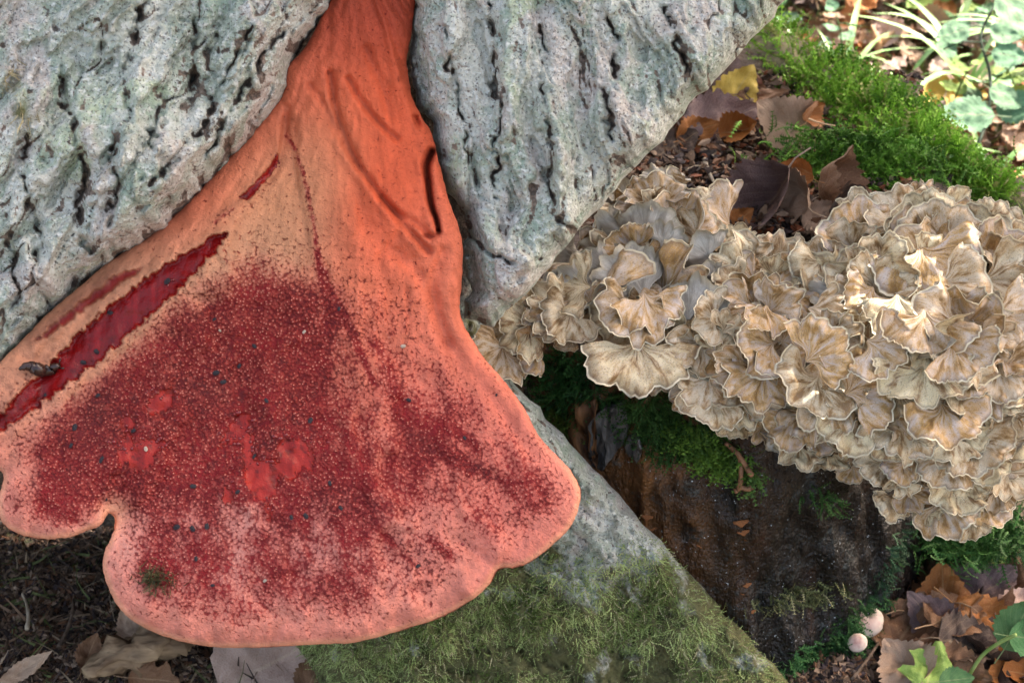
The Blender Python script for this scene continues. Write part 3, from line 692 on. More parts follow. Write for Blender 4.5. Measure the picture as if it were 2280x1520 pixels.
# glossy red beads added to make glints along the upper rims of wet patches
dv = []; dM = []
for cx_, cy_, sx_, sy_, nn_ in ((350, 872, 26, 8, 14), (500, 965, 18, 10, 12), (525, 925, 16, 6, 8), (560, 978, 14, 20, 14), (655, 982, 38, 7, 20), (585, 1030, 26, 8, 10), (272, 985, 16, 26, 14), (330, 962, 40, 16, 16), (360, 990, 14, 8, 8),
                                (505, 1085, 12, 16, 8), (530, 1010, 16, 16, 8), (380, 628, 6, 4, 5), (985, 1225, 22, 10, 8), (620, 365, 4, 10, 5), (600, 1130, 8, 10, 5)):
    for _ in range(nn_):
        p, n = on_fungus(cx_ + r2.normal() * sx_, cy_ + r2.normal() * sy_, .0001); dv.append(p); dM.append(frames(np.array([n]), r=r2)[0] @ np.diag([1, r2.uniform(.6, 1), .55]) * r2.uniform(.0004, .0011))
sv = np.array([(math.sin(t) * math.cos(a_), math.sin(t) * math.sin(a_), math.cos(t)) for t in (.01, .5, 1.0, 1.6) for a_ in np.arange(8) * PI / 4])
sfc = np.array([(i * 8 + j, (i + 1) * 8 + j, (i + 1) * 8 + (j + 1) % 8, i * 8 + (j + 1) % 8) for i in range(3) for j in range(8)])
o = scatter('glint_beads', sv, sfc, np.array(dM), np.array(dv), np.zeros((len(dv), 3)), M_GLINT, bf, True); o['kind'] = 'stuff'
# crumbs: bits of bark and dirt, thirty odd, each its own tiny pebble shape
def pebble(seed):
    v = []; f = []
    a = np.array([(0, 0, 1), (0, 0, -1)] + [(math.cos(t), math.sin(t), z) for z, o_ in ((.45, 0), (-.45, .5)) for t in [(k + o_) * 2 * PI / 6 for k in range(6)]], float)
    a[2:, :2] *= .9; a = a * (1 + .35 * np.random.default_rng(seed).normal(size=(14, 1)))
    for k in range(6):
        k2 = (k + 1) % 6
        f += [(0, 2 + k, 2 + k2), (1, 8 + k2, 8 + k), (2 + k, 8 + k, 2 + k2), (2 + k2, 8 + k, 8 + k2)]
    return a, np.array(f)
PB = [pebble(i) for i in range(5)]
crumbs = [(215, 782, 6), (185, 808, 6), (103, 880, 4), (376, 628, 7), (248, 695, 6), (565, 772, 5), (535, 815, 5), (482, 832, 7), (500, 850, 6), (595, 892, 5), (218, 880, 5), (165, 950, 7), (160, 990, 5), (228, 1022, 7), (690, 937, 6),
          (567, 1015, 5), (530, 1095, 5), (395, 1172, 7), (430, 1175, 6), (462, 1170, 6), (440, 1243, 5), (757, 1130, 5), (683, 1148, 6), (912, 890, 5), (735, 1075, 5), (432, 1085, 6), (240, 1112, 3), (590, 1290, 4), (930, 1258, 5),
          (900, 772, 5), (680, 740, 4), (755, 688, 4), (1105, 880, 3), (473, 1303, 4), (480, 712, 4), (1035, 975, 4), (490, 735, 3), (300, 960, 5), (325, 998, 5), (650, 1150, 5)]
pos = []; Ms = []; cs = []
for i, (a, b, r_) in enumerate(crumbs):
    p, n = on_fungus(a, b, .0002); pos.append(p); Ms.append(frames(np.array([n]), r=r2)[0] @ np.diag([1, .7, .5]) * r_ * .00025)
    cs.append((.45, .36, .28) if i in (29, 30, 27, 38, 36) else (.03, .025, .03))
o = scatter('bark_crumbs', *PB[0], np.array(Ms), np.array(pos), np.array(cs), M_VC); tag(o, 'dark crumbs of bark and dirt sprinkled over the red fungus', 'debris', kind='stuff')

# ------------------------------------------------------------------ the stump
STC = np.array([.100, .950]); EL = (.74, .86)
def stump_top_z(x, y): return .205 + .012 * fbm(x * 16, y * 16, 0, 4, .55, 60) - .035 * np.exp(-((x - .135) / .06) ** 2 - ((y - .93) / .07) ** 2)
st = thing('tree_stump', 'rotten black mossy stump carrying the big clustered fungus', 'tree stump')
NA, NZ = 420, 90
A = np.linspace(0, 2 * PI, NA, endpoint=False); Z = np.linspace(0, 1, NZ)
AA, ZZ = np.meshgrid(A, Z, indexing='ij')
def stump_r(a, z):
    r = .235 + .012 * np.sin(3 * a + 1) + .035 * (1 - z) ** 3
    r = r + .007 * fbm(np.cos(a) * 5, np.sin(a) * 5, z * 1.0, 3, .5, 61) + .0060 * fbm(np.cos(a + .25 * z) * 13 + .8 * np.sin(z * 5), np.sin(a + .25 * z) * 13, z * 3.2, 5, .62, 62) + .0022 * fbm(np.cos(a) * 46, np.sin(a) * 46, z * 2.6, 3, .6, 63)
    return r
RR = stump_r(AA, ZZ)
x = STC[0] + EL[0] * RR * np.sin(AA); y = STC[1] - EL[1] * RR * np.cos(AA); z = -.02 + ZZ * .225
zt = stump_top_z(x, y); z = z + (zt - .205) * ZZ ** 3
SV = np.stack([x, y, z], -1)
me = mesh_from('wood_wall', SV.reshape(-1, 3), gridf(NA, NZ, True), M_STUMP); swall = link('wood_wall', me, st)
rings = np.linspace(1, 0, 60)[:, None]; RX = STC[0] + rings * (x[:, -1] - STC[0])[None]; RY = STC[1] + rings * (y[:, -1] - STC[1])[None]
RZ = stump_top_z(RX, RY); RZ[0] = z[:, -1]
V = np.stack([RX, RY, RZ], -1); nR, nC = RX.shape
i, j = np.meshgrid(np.arange(nR - 1), np.arange(nC), indexing='ij'); j2 = (j + 1) % nC
F = np.stack([i * nC + j, i * nC + j2, (i + 1) * nC + j2, (i + 1) * nC + j], -1).reshape(-1, 4)
link('wood_top', mesh_from('wood_top', V.reshape(-1, 3), F, M_SOIL), st)
SDD = np.linspace(.80, 1.15, 260)
def stump_many(px, py):
    """points and outward normals of the stump wall seen at pixels"""
    px = np.atleast_1d(np.asarray(px, float)); py = np.atleast_1d(np.asarray(py, float))
    Q = P(px[:, None], py[:, None], SDD[None] + 0 * px[:, None]); dx = (Q[..., 0] - STC[0]) / EL[0]; dy = (Q[..., 1] - STC[1]) / EL[1]
    a = np.arctan2(dx, -dy) % (2 * PI); zz = np.clip((Q[..., 2] + .02) / .225, 0, 1)
    hit = (np.hypot(dx, dy) <= RR[(a / (2 * PI) * NA).astype(int) % NA, (zz * (NZ - 1)).astype(int)])
    i = np.where(hit.any(1), hit.argmax(1), 0); k = np.arange(len(px)); p = Q[k, i]; an = a[k, i]
    n = np.stack([np.sin(an) / EL[0], -np.cos(an) / EL[1], .15 + 0 * an], -1); n /= np.linalg.norm(n, axis=1)[:, None]
    return p, n, hit.any(1)
def stump_at(px, py):
    p, n, h = stump_many(px, py); return p[0], n[0], 0
# splinters standing on the stump top (rotted rim) and fibres on the wall
def splinter(seed, h=1, w=.25):
    r_ = np.random.default_rng(seed); n = 5; V = []
    for i in range(n):
        t = i / (n - 1); ww = w * (1 - .75 * t ** 1.5) * r_.uniform(.8, 1.2); off = r_.normal() * .05
        V += [(-ww + off, -ww * .4, t * h), (ww + off, -ww * .4, t * h), (ww * .8 + off, ww * .4, t * h), (-ww * .8 + off, ww * .4, t * h)]
    V = np.array(V); F = []
    for i in range(n - 1):
        for k in range(4): F.append((4 * i + k, 4 * i + (k + 1) % 4, 4 * i + 4 + (k + 1) % 4, 4 * i + 4 + k))
    F.append((4 * n - 4, 4 * n - 3, 4 * n - 2, 4 * n - 1)); return V, np.array(F)
SPL = [splinter(i) for i in range(6)]
M_SPL = mat_simple('splintered_wood', (.03, .014, .010), (.20, .065, .03), 120, .7, .001, .8, stretch=(1, 1, .2))
spm = [mesh_from('splinter', v, f, M_SPL, False) for v, f in SPL]
r3 = np.random.default_rng(5)
for i in range(78):
    px = r3.uniform(1470, 1800); py = r3.uniform(315, 400) + (px < 1520) * 10
    d = ground_d(py, .2); p = P(px, py, d); p[2] = stump_top_z(p[0], p[1]) - .004
    o = link('splinter', spm[i % 6], st, p); o.scale = (.012 * r3.uniform(.4, 1), .012 * r3.uniform(.5, 1), .022 * r3.uniform(.4, 1.3)); o.rotation_euler = (r3.normal() * .3, r3.normal() * .3, r3.uniform(0, 6))
# grey bark flake at the left side of the stump
def flake(name, pxs_, mat, parent, lift, thick):
    c, n, _ = stump_at(np.mean([p[0] for p in pxs_]), np.mean([p[1] for p in pxs_])); 
    q = smooth_poly(pxs_, 5); q = q + 3.5 * np.stack([perlin(q[:, 0] * .16, q[:, 1] * .16, 3), perlin(q[:, 0] * .16, q[:, 1] * .16, 8)], 1) * 1.6; cen = q.mean(0); ringsN = 6; V = []
    for k in range(ringsN + 1):
        for a_, b_ in q:
            t = k / ringsN; px, py = cen[0] + (a_ - cen[0]) * t, cen[1] + (b_ - cen[1]) * t
            p, nn, _ = stump_at(px, py) if k in (0, ringsN) else (None, None, None); V.append((px, py, p))
    m = len(q); c0 = V[0][2]
    edge = np.array([V[ringsN * m + i][2] for i in range(m)]); W_ = []
    for k in range(ringsN + 1):
        t = k / ringsN; g = c0 * (1 - t) + edge * t; g = g + n * (lift + .006 * fbm(g[:, 0:1] * 150, g[:, 2:3] * 50, 0, 4, .65, 7)); W_.append(g)
    top = np.concatenate(W_); bot = top - n * thick
    i, j = np.meshgrid(np.arange(ringsN), np.arange(m), indexing='ij'); j2 = (j + 1) % m
    F1 = np.stack([i * m + j, i * m + j2, (i + 1) * m + j2, (i + 1) * m + j], -1).reshape(-1, 4); N_ = len(top)
    jj = np.arange(m); k2 = (jj + 1) % m; e = ringsN * m
    F2 = np.stack([e + jj, e + k2, N_ + e + k2, N_ + e + jj], -1)
    return link(name, mesh_from(name, np.concatenate([top, bot]), np.concatenate([F1, F2, F1[:, ::-1] + N_]), mat), parent)
M_FLAKE = mat_simple('grey_bark_flake', (.03, .028, .026), (.17, .165, .16), 130, .75, .0015, .8, stretch=(1, 1, .35))
M_ORA = mat_simple('orange_rotten_wood', (.03, .014, .008), (.26, .12, .045), 90, .6, .003, 1, stretch=(1, 1, .18))
flake('bark_flake', [(1318, 940), (1345, 905), (1390, 890), (1402, 930), (1395, 975), (1365, 1010), (1345, 1035), (1325, 1015)], M_FLAKE, st, .006, .006)
flake('wood_chunk', [(1265, 905), (1300, 888), (1330, 890), (1335, 960), (1330, 1030), (1400, 1120), (1420, 1180), (1380, 1190), (1330, 1110), (1290, 1020)], M_ORA, st, .006, .010)
flake('bark_flake', [(1400, 965), (1425, 960), (1432, 990), (1425, 1010), (1400, 1000)], M_FLAKE, st, .007, .004)
# moss along the stump wall
def wall_moss(name, cx, cy, rx, ry, n, L, c1, c2, ang=0, base=SPRIG, seed=1, bias=(0, 0, -.3), lean=.6, c3=None):
    r_ = np.random.default_rng(seed); t = math.radians(ang); u, v = r_.normal(size=(2, n * 2)) * .5; k = (u * u + v * v < 1.1).nonzero()[0][:n]; u = u[k]; v = v[k]
    pos, nr, hit = stump_many(cx + u * rx * math.cos(t) - v * ry * math.sin(t), cy + u * rx * math.sin(t) + v * ry * math.cos(t))
    return moss(name, pos[hit], nr[hit], L, c1, c2, st, base, lean, bias, r_, c3)
G1, G2 = (.02, .055, .012), (.07, .17, .03)
wall_moss('moss', 1265, 850, 95, 80, 900, .0085, (.012, .045, .014), (.05, .15, .035), 10, seed=21, bias=(0, -.1, .3))
wall_moss('moss', 1250, 930, 60, 50, 260, .008, (.03, .06, .01), (.12, .18, 0.0248), 40, seed=22)
wall_moss('moss', 1400, 905, 60, 30, 300, .008, G1, (.05, .12, .025), 20, seed=33)
wall_moss('moss', 1470, 940, 130, 80, 1300, .008, G1, (.05, .12, .025), 20, seed=23)
wall_moss('moss', 1570, 985, 120, 42, 900, .010, (.03, .07, .015), (.13, .24, 0.0310), 28, seed=24, bias=(0, 0, -.9))
wall_moss('moss', 1650, 1040, 60, 30, 180, .010, (.03, .07, .015), (.12, .22, .05), 40, seed=25, bias=(0, 0, -1.3))
wall_moss('moss', 1835, 1110, 50, 30, 90, .008, (.03, .07, .015), (.09, .2, .05), 10, seed=26)
wall_moss('moss', 1800, 1320, 90, 26, 200, .008, (.05, .06, .02), (.26, .28, .12), -8, seed=27, c3=(.4, .38, .2))
wall_moss('moss', 1710, 1345, 90, 14, 60, .007, (.05, .06, .02), (.22, .22, .1), 5, seed=28)
wall_moss('moss', 1980, 1260, 26, 120, 420, .006, (.02, .05, .02), (.08, .18, .09), 25, seed=29)
wall_moss('moss', 1905, 1400, 50, 100, 700, .007, G1, (.08, .20, .06), 45, seed=30)
wall_moss('moss', 1830, 1470, 120, 45, 1300, .008, (.02, .06, .02), (.11, .27, .08), -22, seed=31)
# small orange crust brackets on the wall
M_ORB = mat_simple('orange_crust', (.10, .035, .015), (.50, .20, .07), 300, .6, .0008)
def half_disc(n=12):
    V = [(0, 0, 0)]; 
    for k in range(n): t = PI * k / (n - 1); r_ = 1 + .12 * math.sin(5 * t); V.append((math.cos(t) * r_, math.sin(t) * r_ * .8, .12 * math.sin(3 * t)))
    V += [(a * .98, b * .98, c - .22) for a, b, c in V]; m = n + 1; F = []
    for k in range(1, n): F += [(0, k, k + 1), (m, m + k + 1, m + k), (k, m + k, m + k + 1), (k, m + k + 1, k + 1)]
    return np.array(V, float), np.array(F)
hd_ = mesh_from('crust_bracket', *half_disc(), M_ORB, True)
for i, (px, py, s_) in enumerate([(1650, 1160, 17), (1668, 1170, 15), (1655, 1182, 14), (1664, 1196, 12), (1662, 1207, 10), (1562, 1212, 12), (1574, 1178, 8), (1440, 1148, 14), (1452, 1172, 13), (1770, 1145, 9), (1555, 1275, 12), (1563, 1285, 9),
                                   (1662, 1300, 12), (1655, 1318, 9), (1650, 1345, 11), (1658, 1352, 9), (1675, 1360, 9), (1765, 1130, 6), (1530, 1262, 9)]):
    p, n, a = stump_at(px, py)
    o = link('crust_bracket', hd_, None, p - n * .0006); sc_ = s_ * .00024; o.scale = (sc_, sc_ * .8, sc_)
    o.matrix_world = Matrix.Translation(p - n * .0008) @ Matrix(frames(np.array([[n[1] * 0, -.35, .9]]) + n * .2, up=n)[0].tolist()).to_4x4() @ Matrix.Diagonal((sc_, sc_, sc_, 1))
    tag(o, ['one of the orange crust brackets in the upper cluster on the stump wall', 'orange crust bracket low on the stump wall above the moss strip', 'orange crust bracket on the stump wall near the oak root edge'][0 if i < 5 or i in (9, 17) else (1 if 12 <= i < 17 else 2)], 'bracket fungus', 'orange crust brackets on the stump wall')
# hanging rootlets
M_ROOT = mat_simple('rootlet', (.13, .06, .03), (.36, .19, .10), 200, .6)
for k_, line in enumerate([[(1612, 985), (1640, 1010), (1662, 1045), (1668, 1055)], [(1640, 1010), (1645, 1040), (1642, 1080), (1630, 1090)], [(1642, 1080), (1660, 1085), (1668, 1080)]]):
    q = smooth_poly(line, 4, False); w = np.array([stump_at(a, b)[0] - FW * .010 for a, b in q])
    V, F = tube(w, np.linspace(.0012, .0016, len(w)), 7, True, .3); tag(link('rootlet', mesh_from('rootlet', V, quads_to_tris(F), M_ROOT)),
        ['brown rootlet hanging diagonally below the clustered fungus', 'brown rootlet dropping straight down the black stump wall', 'short brown rootlet end curling at the bottom of another'][k_], 'rootlet')

# mossy root along the back of the stump top
rl = smooth_poly([(1630, 60, 1.27), (1735, 135, 1.235), (1835, 215, 1.20), (1935, 300, 1.165), (2045, 370, 1.13), (2150, 425, 1.11), (2290, 480, 1.09), (2480, 580, 1.07)], 6, False)
rp = np.array([P(a, b, np.array(c)) for a, b, c in rl]); rad = np.interp(np.linspace(0, 1, len(rp)), [0, .15, .35, .5, .65, .8, 1], [.019, .022, .031, .033, .022, .010, .008])
RC = rp.copy(); RC[:, 2] -= rad * .25
rootm = thing('mossy_root', 'thick arching root covered in bright green moss behind the stump', 'root', RC[len(RC) // 2])
og = RC[len(RC) // 2]
V, F = tube(RC, rad, 40, True, .25, 3)
V = V + (.003 * fbm(V[:, 0] * 60, V[:, 1] * 60, V[:, 2] * 60, 3, .6, 3))[:, None] * np.array([0, -.5, .8])
M_RB = mat_simple('pale_root_bark', (.07, .06, .035), (.34, .29, .18), 60, .8, .003, .8)
rb_me = mesh_from('root_bark', V - og, quads_to_tris(F), M_RB); link('root_bark', rb_me, rootm)
r4 = np.random.default_rng(9)
def root_samples(n, t0, t1, a_ok):
    t = r4.uniform(t0, t1, n) * (len(RC) - 1); i = np.minimum(t.astype(int), len(RC) - 2); f = (t - i)[:, None]
    c = RC[i] * (1 - f) + RC[i + 1] * f; T = RC[i + 1] - RC[i]; T /= np.linalg.norm(T, axis=1)[:, None]
    n_ = r4.normal(size=(n, 3)); n_ -= (n_ * T).sum(1)[:, None] * T; n_ /= np.linalg.norm(n_, axis=1)[:, None]
    k = a_ok(n_, t / (len(RC) - 1)); r_ = np.interp(t, np.arange(len(rad)), rad)
    return (c + n_ * r_[:, None])[k], n_[k]
p_, n_ = root_samples(19000, .05, .80, lambda n, t: (n[:, 2] + .25 * n[:, 1] > -.25 - .35 * (t > .3)) & ((t > .26) | (n @ np.array([0, -.82, .57]) < .75) | (n[:, 2] > .5)) & (r4.random(len(t)) < .9 - .75 * (t < .24)))
moss('moss', p_ - og + n_ * (.006 * np.clip(fbm(p_[:, 0] * 45, p_[:, 1] * 45, p_[:, 2] * 45, 2), -.3, 1))[:, None], n_, .0135, (.06, .16, .012), (.34, .60, .07), rootm, SPRIG, .6, (0, -.15, -.25), r4, c3=(.36, .36, .12))
p_, n_ = root_samples(2600, .66, 1, lambda n, t: n[:, 2] > -.2)
moss('olive_moss', p_ - og, n_, .006, (.12, .16, .03), (.38, .44, .13), rootm, SPRIG, .5, None, r4)
# moss skirt hanging from the root onto the stump
sk = []; 
for i in range(1900):
    px = r4.normal(1925, 85); py = r4.uniform(300, 425) + (px - 1960) * .12
    d = ground_d(py, .205 + .02 * (420 - py) / 120); sk.append(P(px, py, np.array(d)))
sk = np.array(sk); moss('moss_skirt', sk - og, np.tile([0, -.6, .5], (len(sk), 1)), .011, (.045, .12, .015), (.19, .40, .05), rootm, SPRIG, .6, (0, -.2, -.5), r4)
sk = np.array([P(px, py, np.array(ground_d(py, .205))) for px, py in zip(r4.normal(1775, 22, 160), r4.uniform(270, 350, 160))])
tag(moss('moss_tuft', sk, np.tile([0, -.3, .9], (len(sk), 1)), .010, (.02, .06, .015), (.07, .18, .04), None, SPRIG, .6, None, r4), 'small dark green moss tuft beside the curled brown leaf', 'moss')

# ------------------------------------------------------------------ hen of the woods
def frond(seed):
    r_ = np.random.default_rng(seed); nu, nv = 54, 15
    u = np.linspace(-1, 1, nu); v = np.linspace(0, 1, nv) ** .8
    Th = math.radians(r_.uniform(58, 92)); nl = r_.integers(3, 8); ph = r_.uniform(0, 6)
    lob = np.abs(np.sin((u * nl * .5 * PI) + ph + .5 * perlin(u * 2, seed, 4))) ** r_.uniform(.35, .8)
    dp_ = r_.uniform(.07, .24); rim = 1 - dp_ + dp_ * lob + .10 * perlin(u * 3.5, seed, 7) + .05 * perlin(u * 9, seed, 0, 1) + .05 * perlin(u * 21, seed, 0, 2) - .12 * np.abs(u) ** 4
    U, V = np.meshgrid(u, v, indexing='ij'); R = (.06 + .94 * V) * (1 + (rim[:, None] - 1) * sst(.15, 1, V))
    th = U * Th * (.35 + .65 * sst(0, .5, V))
    x = np.sin(th) * R; y = np.cos(th) * R
    k = r_.uniform(3, 6); a1 = r_.uniform(.09, .20)
    z = r_.uniform(-.10, .22) * V ** 2 + a1 * V ** 2.2 * np.sin(k * U * 2 + ph) + .06 * V ** 4 * np.sin(13 * U + ph * 2 + 2 * perlin(U * 3, V, seed)) + .14 * V * fbm(U * 2.2, V * 2.2, seed, 3, .5)
    z = z + r_.uniform(.1, .45) * (U ** 2) * V - .12 * sst(.82, 1, V) * r_.uniform(.2, 1.2)
    t = .045 * (1 - V) + .020; t = t * np.sqrt(np.clip(1 - np.clip((V - .93) / .07, 0, 1) ** 2 * .8, .1, 1))
    top = np.stack([x, y, z], -1).reshape(-1, 3); bot = np.stack([x, y, z - t], -1).reshape(-1, 3)
    F = gridf(nu, nv)[:, ::-1]; N = len(top)
    ring = [i * nv + nv - 1 for i in range(nu)]
    side = [i for i in range(nv)]; side2 = [(nu - 1) * nv + i for i in range(nv)]
    E = []
    for L in (ring, side2[::-1], side[::-1] and side):
        for a, b in zip(L[:-1], L[1:]): E.append((a, b, N + b, N + a))
    E = np.array(E); FF = np.concatenate([F, F[:, ::-1] + N, E])
    fm = np.concatenate([np.zeros(len(F)), np.ones(len(F)), np.zeros(len(ring) - 1), np.ones(len(E) - len(ring) + 1)])
    uv = np.stack([U.ravel() * .5 + .5, V.ravel()], -1)
    return mesh_from('frond', np.concatenate([top, bot]), FF, [M_FT, M_FU], True, None, np.concatenate([uv, np.stack([uv[:, 0], np.where(uv[:, 1] > .99, 1, uv[:, 1])], -1)]), fm)
FR = [frond(100 + i) for i in range(40)]
MP = np.array([(1040, 800), (1090, 740), (1180, 650), (1300, 500), (1420, 375), (1470, 378), (1540, 402), (1590, 440), (1620, 500), (1665, 550), (1720, 560), (1785, 552), (1840, 510), (1885, 455), (1960, 440), (2040, 410), (2110, 420), (2170, 435), (2240, 450), (2330, 500), (2440, 600), (2480, 800), (2420, 1000),
               (2300, 1090), (2230, 1130), (2190, 1175), (2110, 1195), (2040, 1165), (1980, 1140), (1955, 1100), (1880, 1060), (1800, 1045), (1740, 1030), (1680, 990), (1600, 945), (1540, 940), (1500, 925), (1492, 880), (1510, 845), (1480, 850), (1430, 880), (1375, 868), (1330, 815), (1300, 745), (1225, 775), (1160, 790), (1100, 830)], float)
def mt_d(px, py):
    e, _, _ = sdf(px, py, MP)
    k = np.sqrt(np.clip(e / 330, 0, 1)); lowr = sst(1500, 2000, px)
    return .935 + .035 * sst(800, 450, py) - (.055 + .02 * lowr) * k
hen = thing('hen_of_the_woods', 'huge cluster of grey brown ruffled mushroom fronds on the stump', 'mushroom', P(1800, 780, np.array(.93)))
hog = np.array(hen.location)
# flesh the fronds grow from, colour darkened as shade in the gaps
cx_ = np.arange(1000, 2500, 14.); cy_ = np.arange(360, 1240, 14.); CX, CY = np.meshgrid(cx_, cy_, indexing='ij')
e, _, _ = sdf(CX, CY, MP); keep = e > 34; cell = keep[:-1, :-1] & keep[1:, :-1] & keep[1:, 1:] & keep[:-1, 1:]
D = mt_d(CX, CY) + .030 + .004 * fbm(CX / 60, CY / 60, 0, 3) - .0 ; V = P(CX, CY, D); I, J = np.nonzero(cell); nv = CX.shape[1]
F = np.stack([I * nv + J, I * nv + J + 1, (I + 1) * nv + J + 1, (I + 1) * nv + J], -1)
Vb = P(CX, CY, D + .03); V2 = np.concatenate([V.reshape(-1, 3), Vb.reshape(-1, 3)]) - hog
link('flesh', mesh_from('flesh', V2, np.concatenate([F, F[:, ::-1] + CX.size]), M_CORE), hen)
r5 = np.random.default_rng(12)
cent = [(1430, 640), (1690, 640), (1960, 640), (2060, 560), (1740, 790), (2150, 740), (1450, 700), (2260, 600), (1600, 800), (1860, 860)]
def add_frond(px, py, size, phi, lam=25, roll=0, dz=0.0, mi=None):
    """fan whose middle is at the pixel, opening towards phi (degrees, image plane, 90 = up)"""
    a = math.radians(phi); la = math.radians(lam); g = math.cos(a) * RT + math.sin(a) * UP
    G = math.cos(la) * g - math.sin(la) * FW; N = -math.cos(la) * FW - math.sin(la) * g
    S = np.cross(G, N); ro = math.radians(roll); S2 = math.cos(ro) * S + math.sin(ro) * N; N2 = np.cross(S2, G)
    d = float(mt_d(np.array([px * 1.0]), np.array([py * 1.0]))[0]) - dz; s_ = size * d / FPX
    base = P(px, py, np.array(d)) - G * s_ * .55 - hog
    R = Matrix(np.stack([S2, G, N2], -1).tolist()).to_4x4()
    o = link('frond', FR[int(r5.integers(len(FR))) if mi is None else mi % len(FR)], hen)
    o.matrix_local = Matrix.Translation(base) @ R @ Matrix.Diagonal((s_ * r5.uniform(.9, 1.15), s_, s_, 1))
    return o
hero = [(1900, 490, 105, 100, 12), (2060, 470, 95, 85, 10), (2120, 500, 95, 60, 15), (2000, 455, 90, 110, 5), (2190, 510, 100, 70, 15), (2250, 560, 100, 50, 15), (1940, 560, 95, 125, 20), (1960, 600, 85, 70, 25), (2240, 640, 100, -10, 25),
        (1720, 560, 85, 95, 20), (1640, 560, 75, 120, 20), (1625, 600, 85, 170, 25), (1740, 600, 60, 60, 28), (1690, 640, 90, 90, 35), (1745, 680, 85, 20, 35), (1640, 690, 85, 200, 30), (1700, 715, 75, 250, 30),
        (1880, 610, 80, 150, 20), (1920, 670, 80, 230, 25), (2000, 700, 90, 260, 30), (2140, 660, 115, -25, 22), (2060, 750, 115, 265, 25), (1830, 560, 70, 95, 10), (1810, 610, 70, 250, 15),
        (1840, 770, 100, 45, 20), (1690, 780, 80, 215, 30), (1930, 850, 95, 35, 15), (1620, 810, 85, 190, 20), (1540, 790, 80, 230, 20), (1420, 820, 115, 268, 12), (1390, 720, 85, 240, 20), (1450, 700, 90, 285, 20),
        (1490, 450, 80, 80, -10), (1540, 470, 80, 60, 5), (1580, 520, 70, 30, 10), (1460, 420, 70, 95, -20), (1420, 430, 60, 110, -20),
        (1270, 640, 80, 185, -20), (1210, 690, 80, 195, 5), (1150, 740, 75, 200, 10), (1250, 720, 75, 230, 10), (2150, 800, 100, -60, 25), (2250, 720, 90, -30, 10), (2060, 860, 95, 280, 25), (1800, 880, 90, 240, 25),
        (1840, 700, 75, -20, 25), (2100, 580, 75, 20, 10), (1560, 900, 80, 225, 25), (1690, 870, 95, 250, 25), (2000, 980, 95, 250, 25), (2120, 950, 100, 285, 25), (2250, 850, 90, -60, 20), (1880, 960, 90, 235, 25)]
placed = []
for hx, hy, hs, hp, hr in ((1380, 590, 95, 120, 165), (1450, 490, 95, 80, 200), (1320, 605, 90, 165, 170), (1270, 640, 85, 175, 190), (1490, 520, 70, 60, 175), (1400, 530, 80, 120, 20), (1230, 640, 70, 160, 185)):
    add_frond(hx, hy, hs, hp, 12, hr, .016); placed.append((hx, hy))
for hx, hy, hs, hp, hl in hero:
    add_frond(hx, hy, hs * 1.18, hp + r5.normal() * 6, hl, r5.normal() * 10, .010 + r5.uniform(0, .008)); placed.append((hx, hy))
tries = 0; cnt = 0; P2 = []; CD = np.stack([r5.uniform(1050, 2470, 20000), r5.uniform(370, 1190, 20000)]); CE = sdf(CD[0], CD[1], MP)[0]
while cnt < 225 and tries < 19999:
    tries += 1
    px, py = CD[0, tries], CD[1, tries]; e = float(CE[tries])
    low = float(sst(650, 1050, np.array(py)))
    if e < 14: continue
    md = 48 - 11 * low + (px > 2290) * 25
    if P2 and min((px - a) ** 2 + (py - b) ** 2 for a, b in P2) < md * md: continue
    if placed and min((px - a) ** 2 + (py - b) ** 2 for a, b in placed) < 26 ** 2: continue
    P2.append((px, py)); cnt += 1
    c = min(cent, key=lambda c: (px - c[0]) ** 2 + (py - c[1]) ** 2); dx, dy = px - c[0], -(py - c[1]); L = math.hypot(dx, dy) + 1; dx /= L; dy /= L
    gx2, gy2 = (px - 1820) / 600, -(py - 620) / 300; gl = math.hypot(gx2, gy2) + .01
    k = .3 + .6 * float(sst(120, 20, np.array(e)))
    dx = dx * (1 - k) + gx2 / gl * k; dy = dy * (1 - k) + gy2 / gl * k - 1.1 * low
    phi = math.degrees(math.atan2(dy, dx)) + r5.normal() * 22
    sz = (62 + 84 * r5.random() ** 1.4) * (.72 + .28 * float(sst(10, 60, np.array(e)))) * (1 - .22 * low); roll = r5.normal() * 16; lam = r5.uniform(12, 42)
    k9 = r5.random()
    if px < 1560 and py < 700:
        roll = r5.normal() * 55; lam = r5.uniform(-60, 45); phi = 125 + r5.normal() * 45; sz *= 1.15
        if k9 < .36: roll = 180 + r5.normal() * 28; lam = r5.uniform(-25, 30)
    elif k9 < .04: roll = 180 + r5.normal() * 30; sz *= .8
    add_frond(px, py, sz, phi, lam, roll, r5.uniform(-.010, .014))

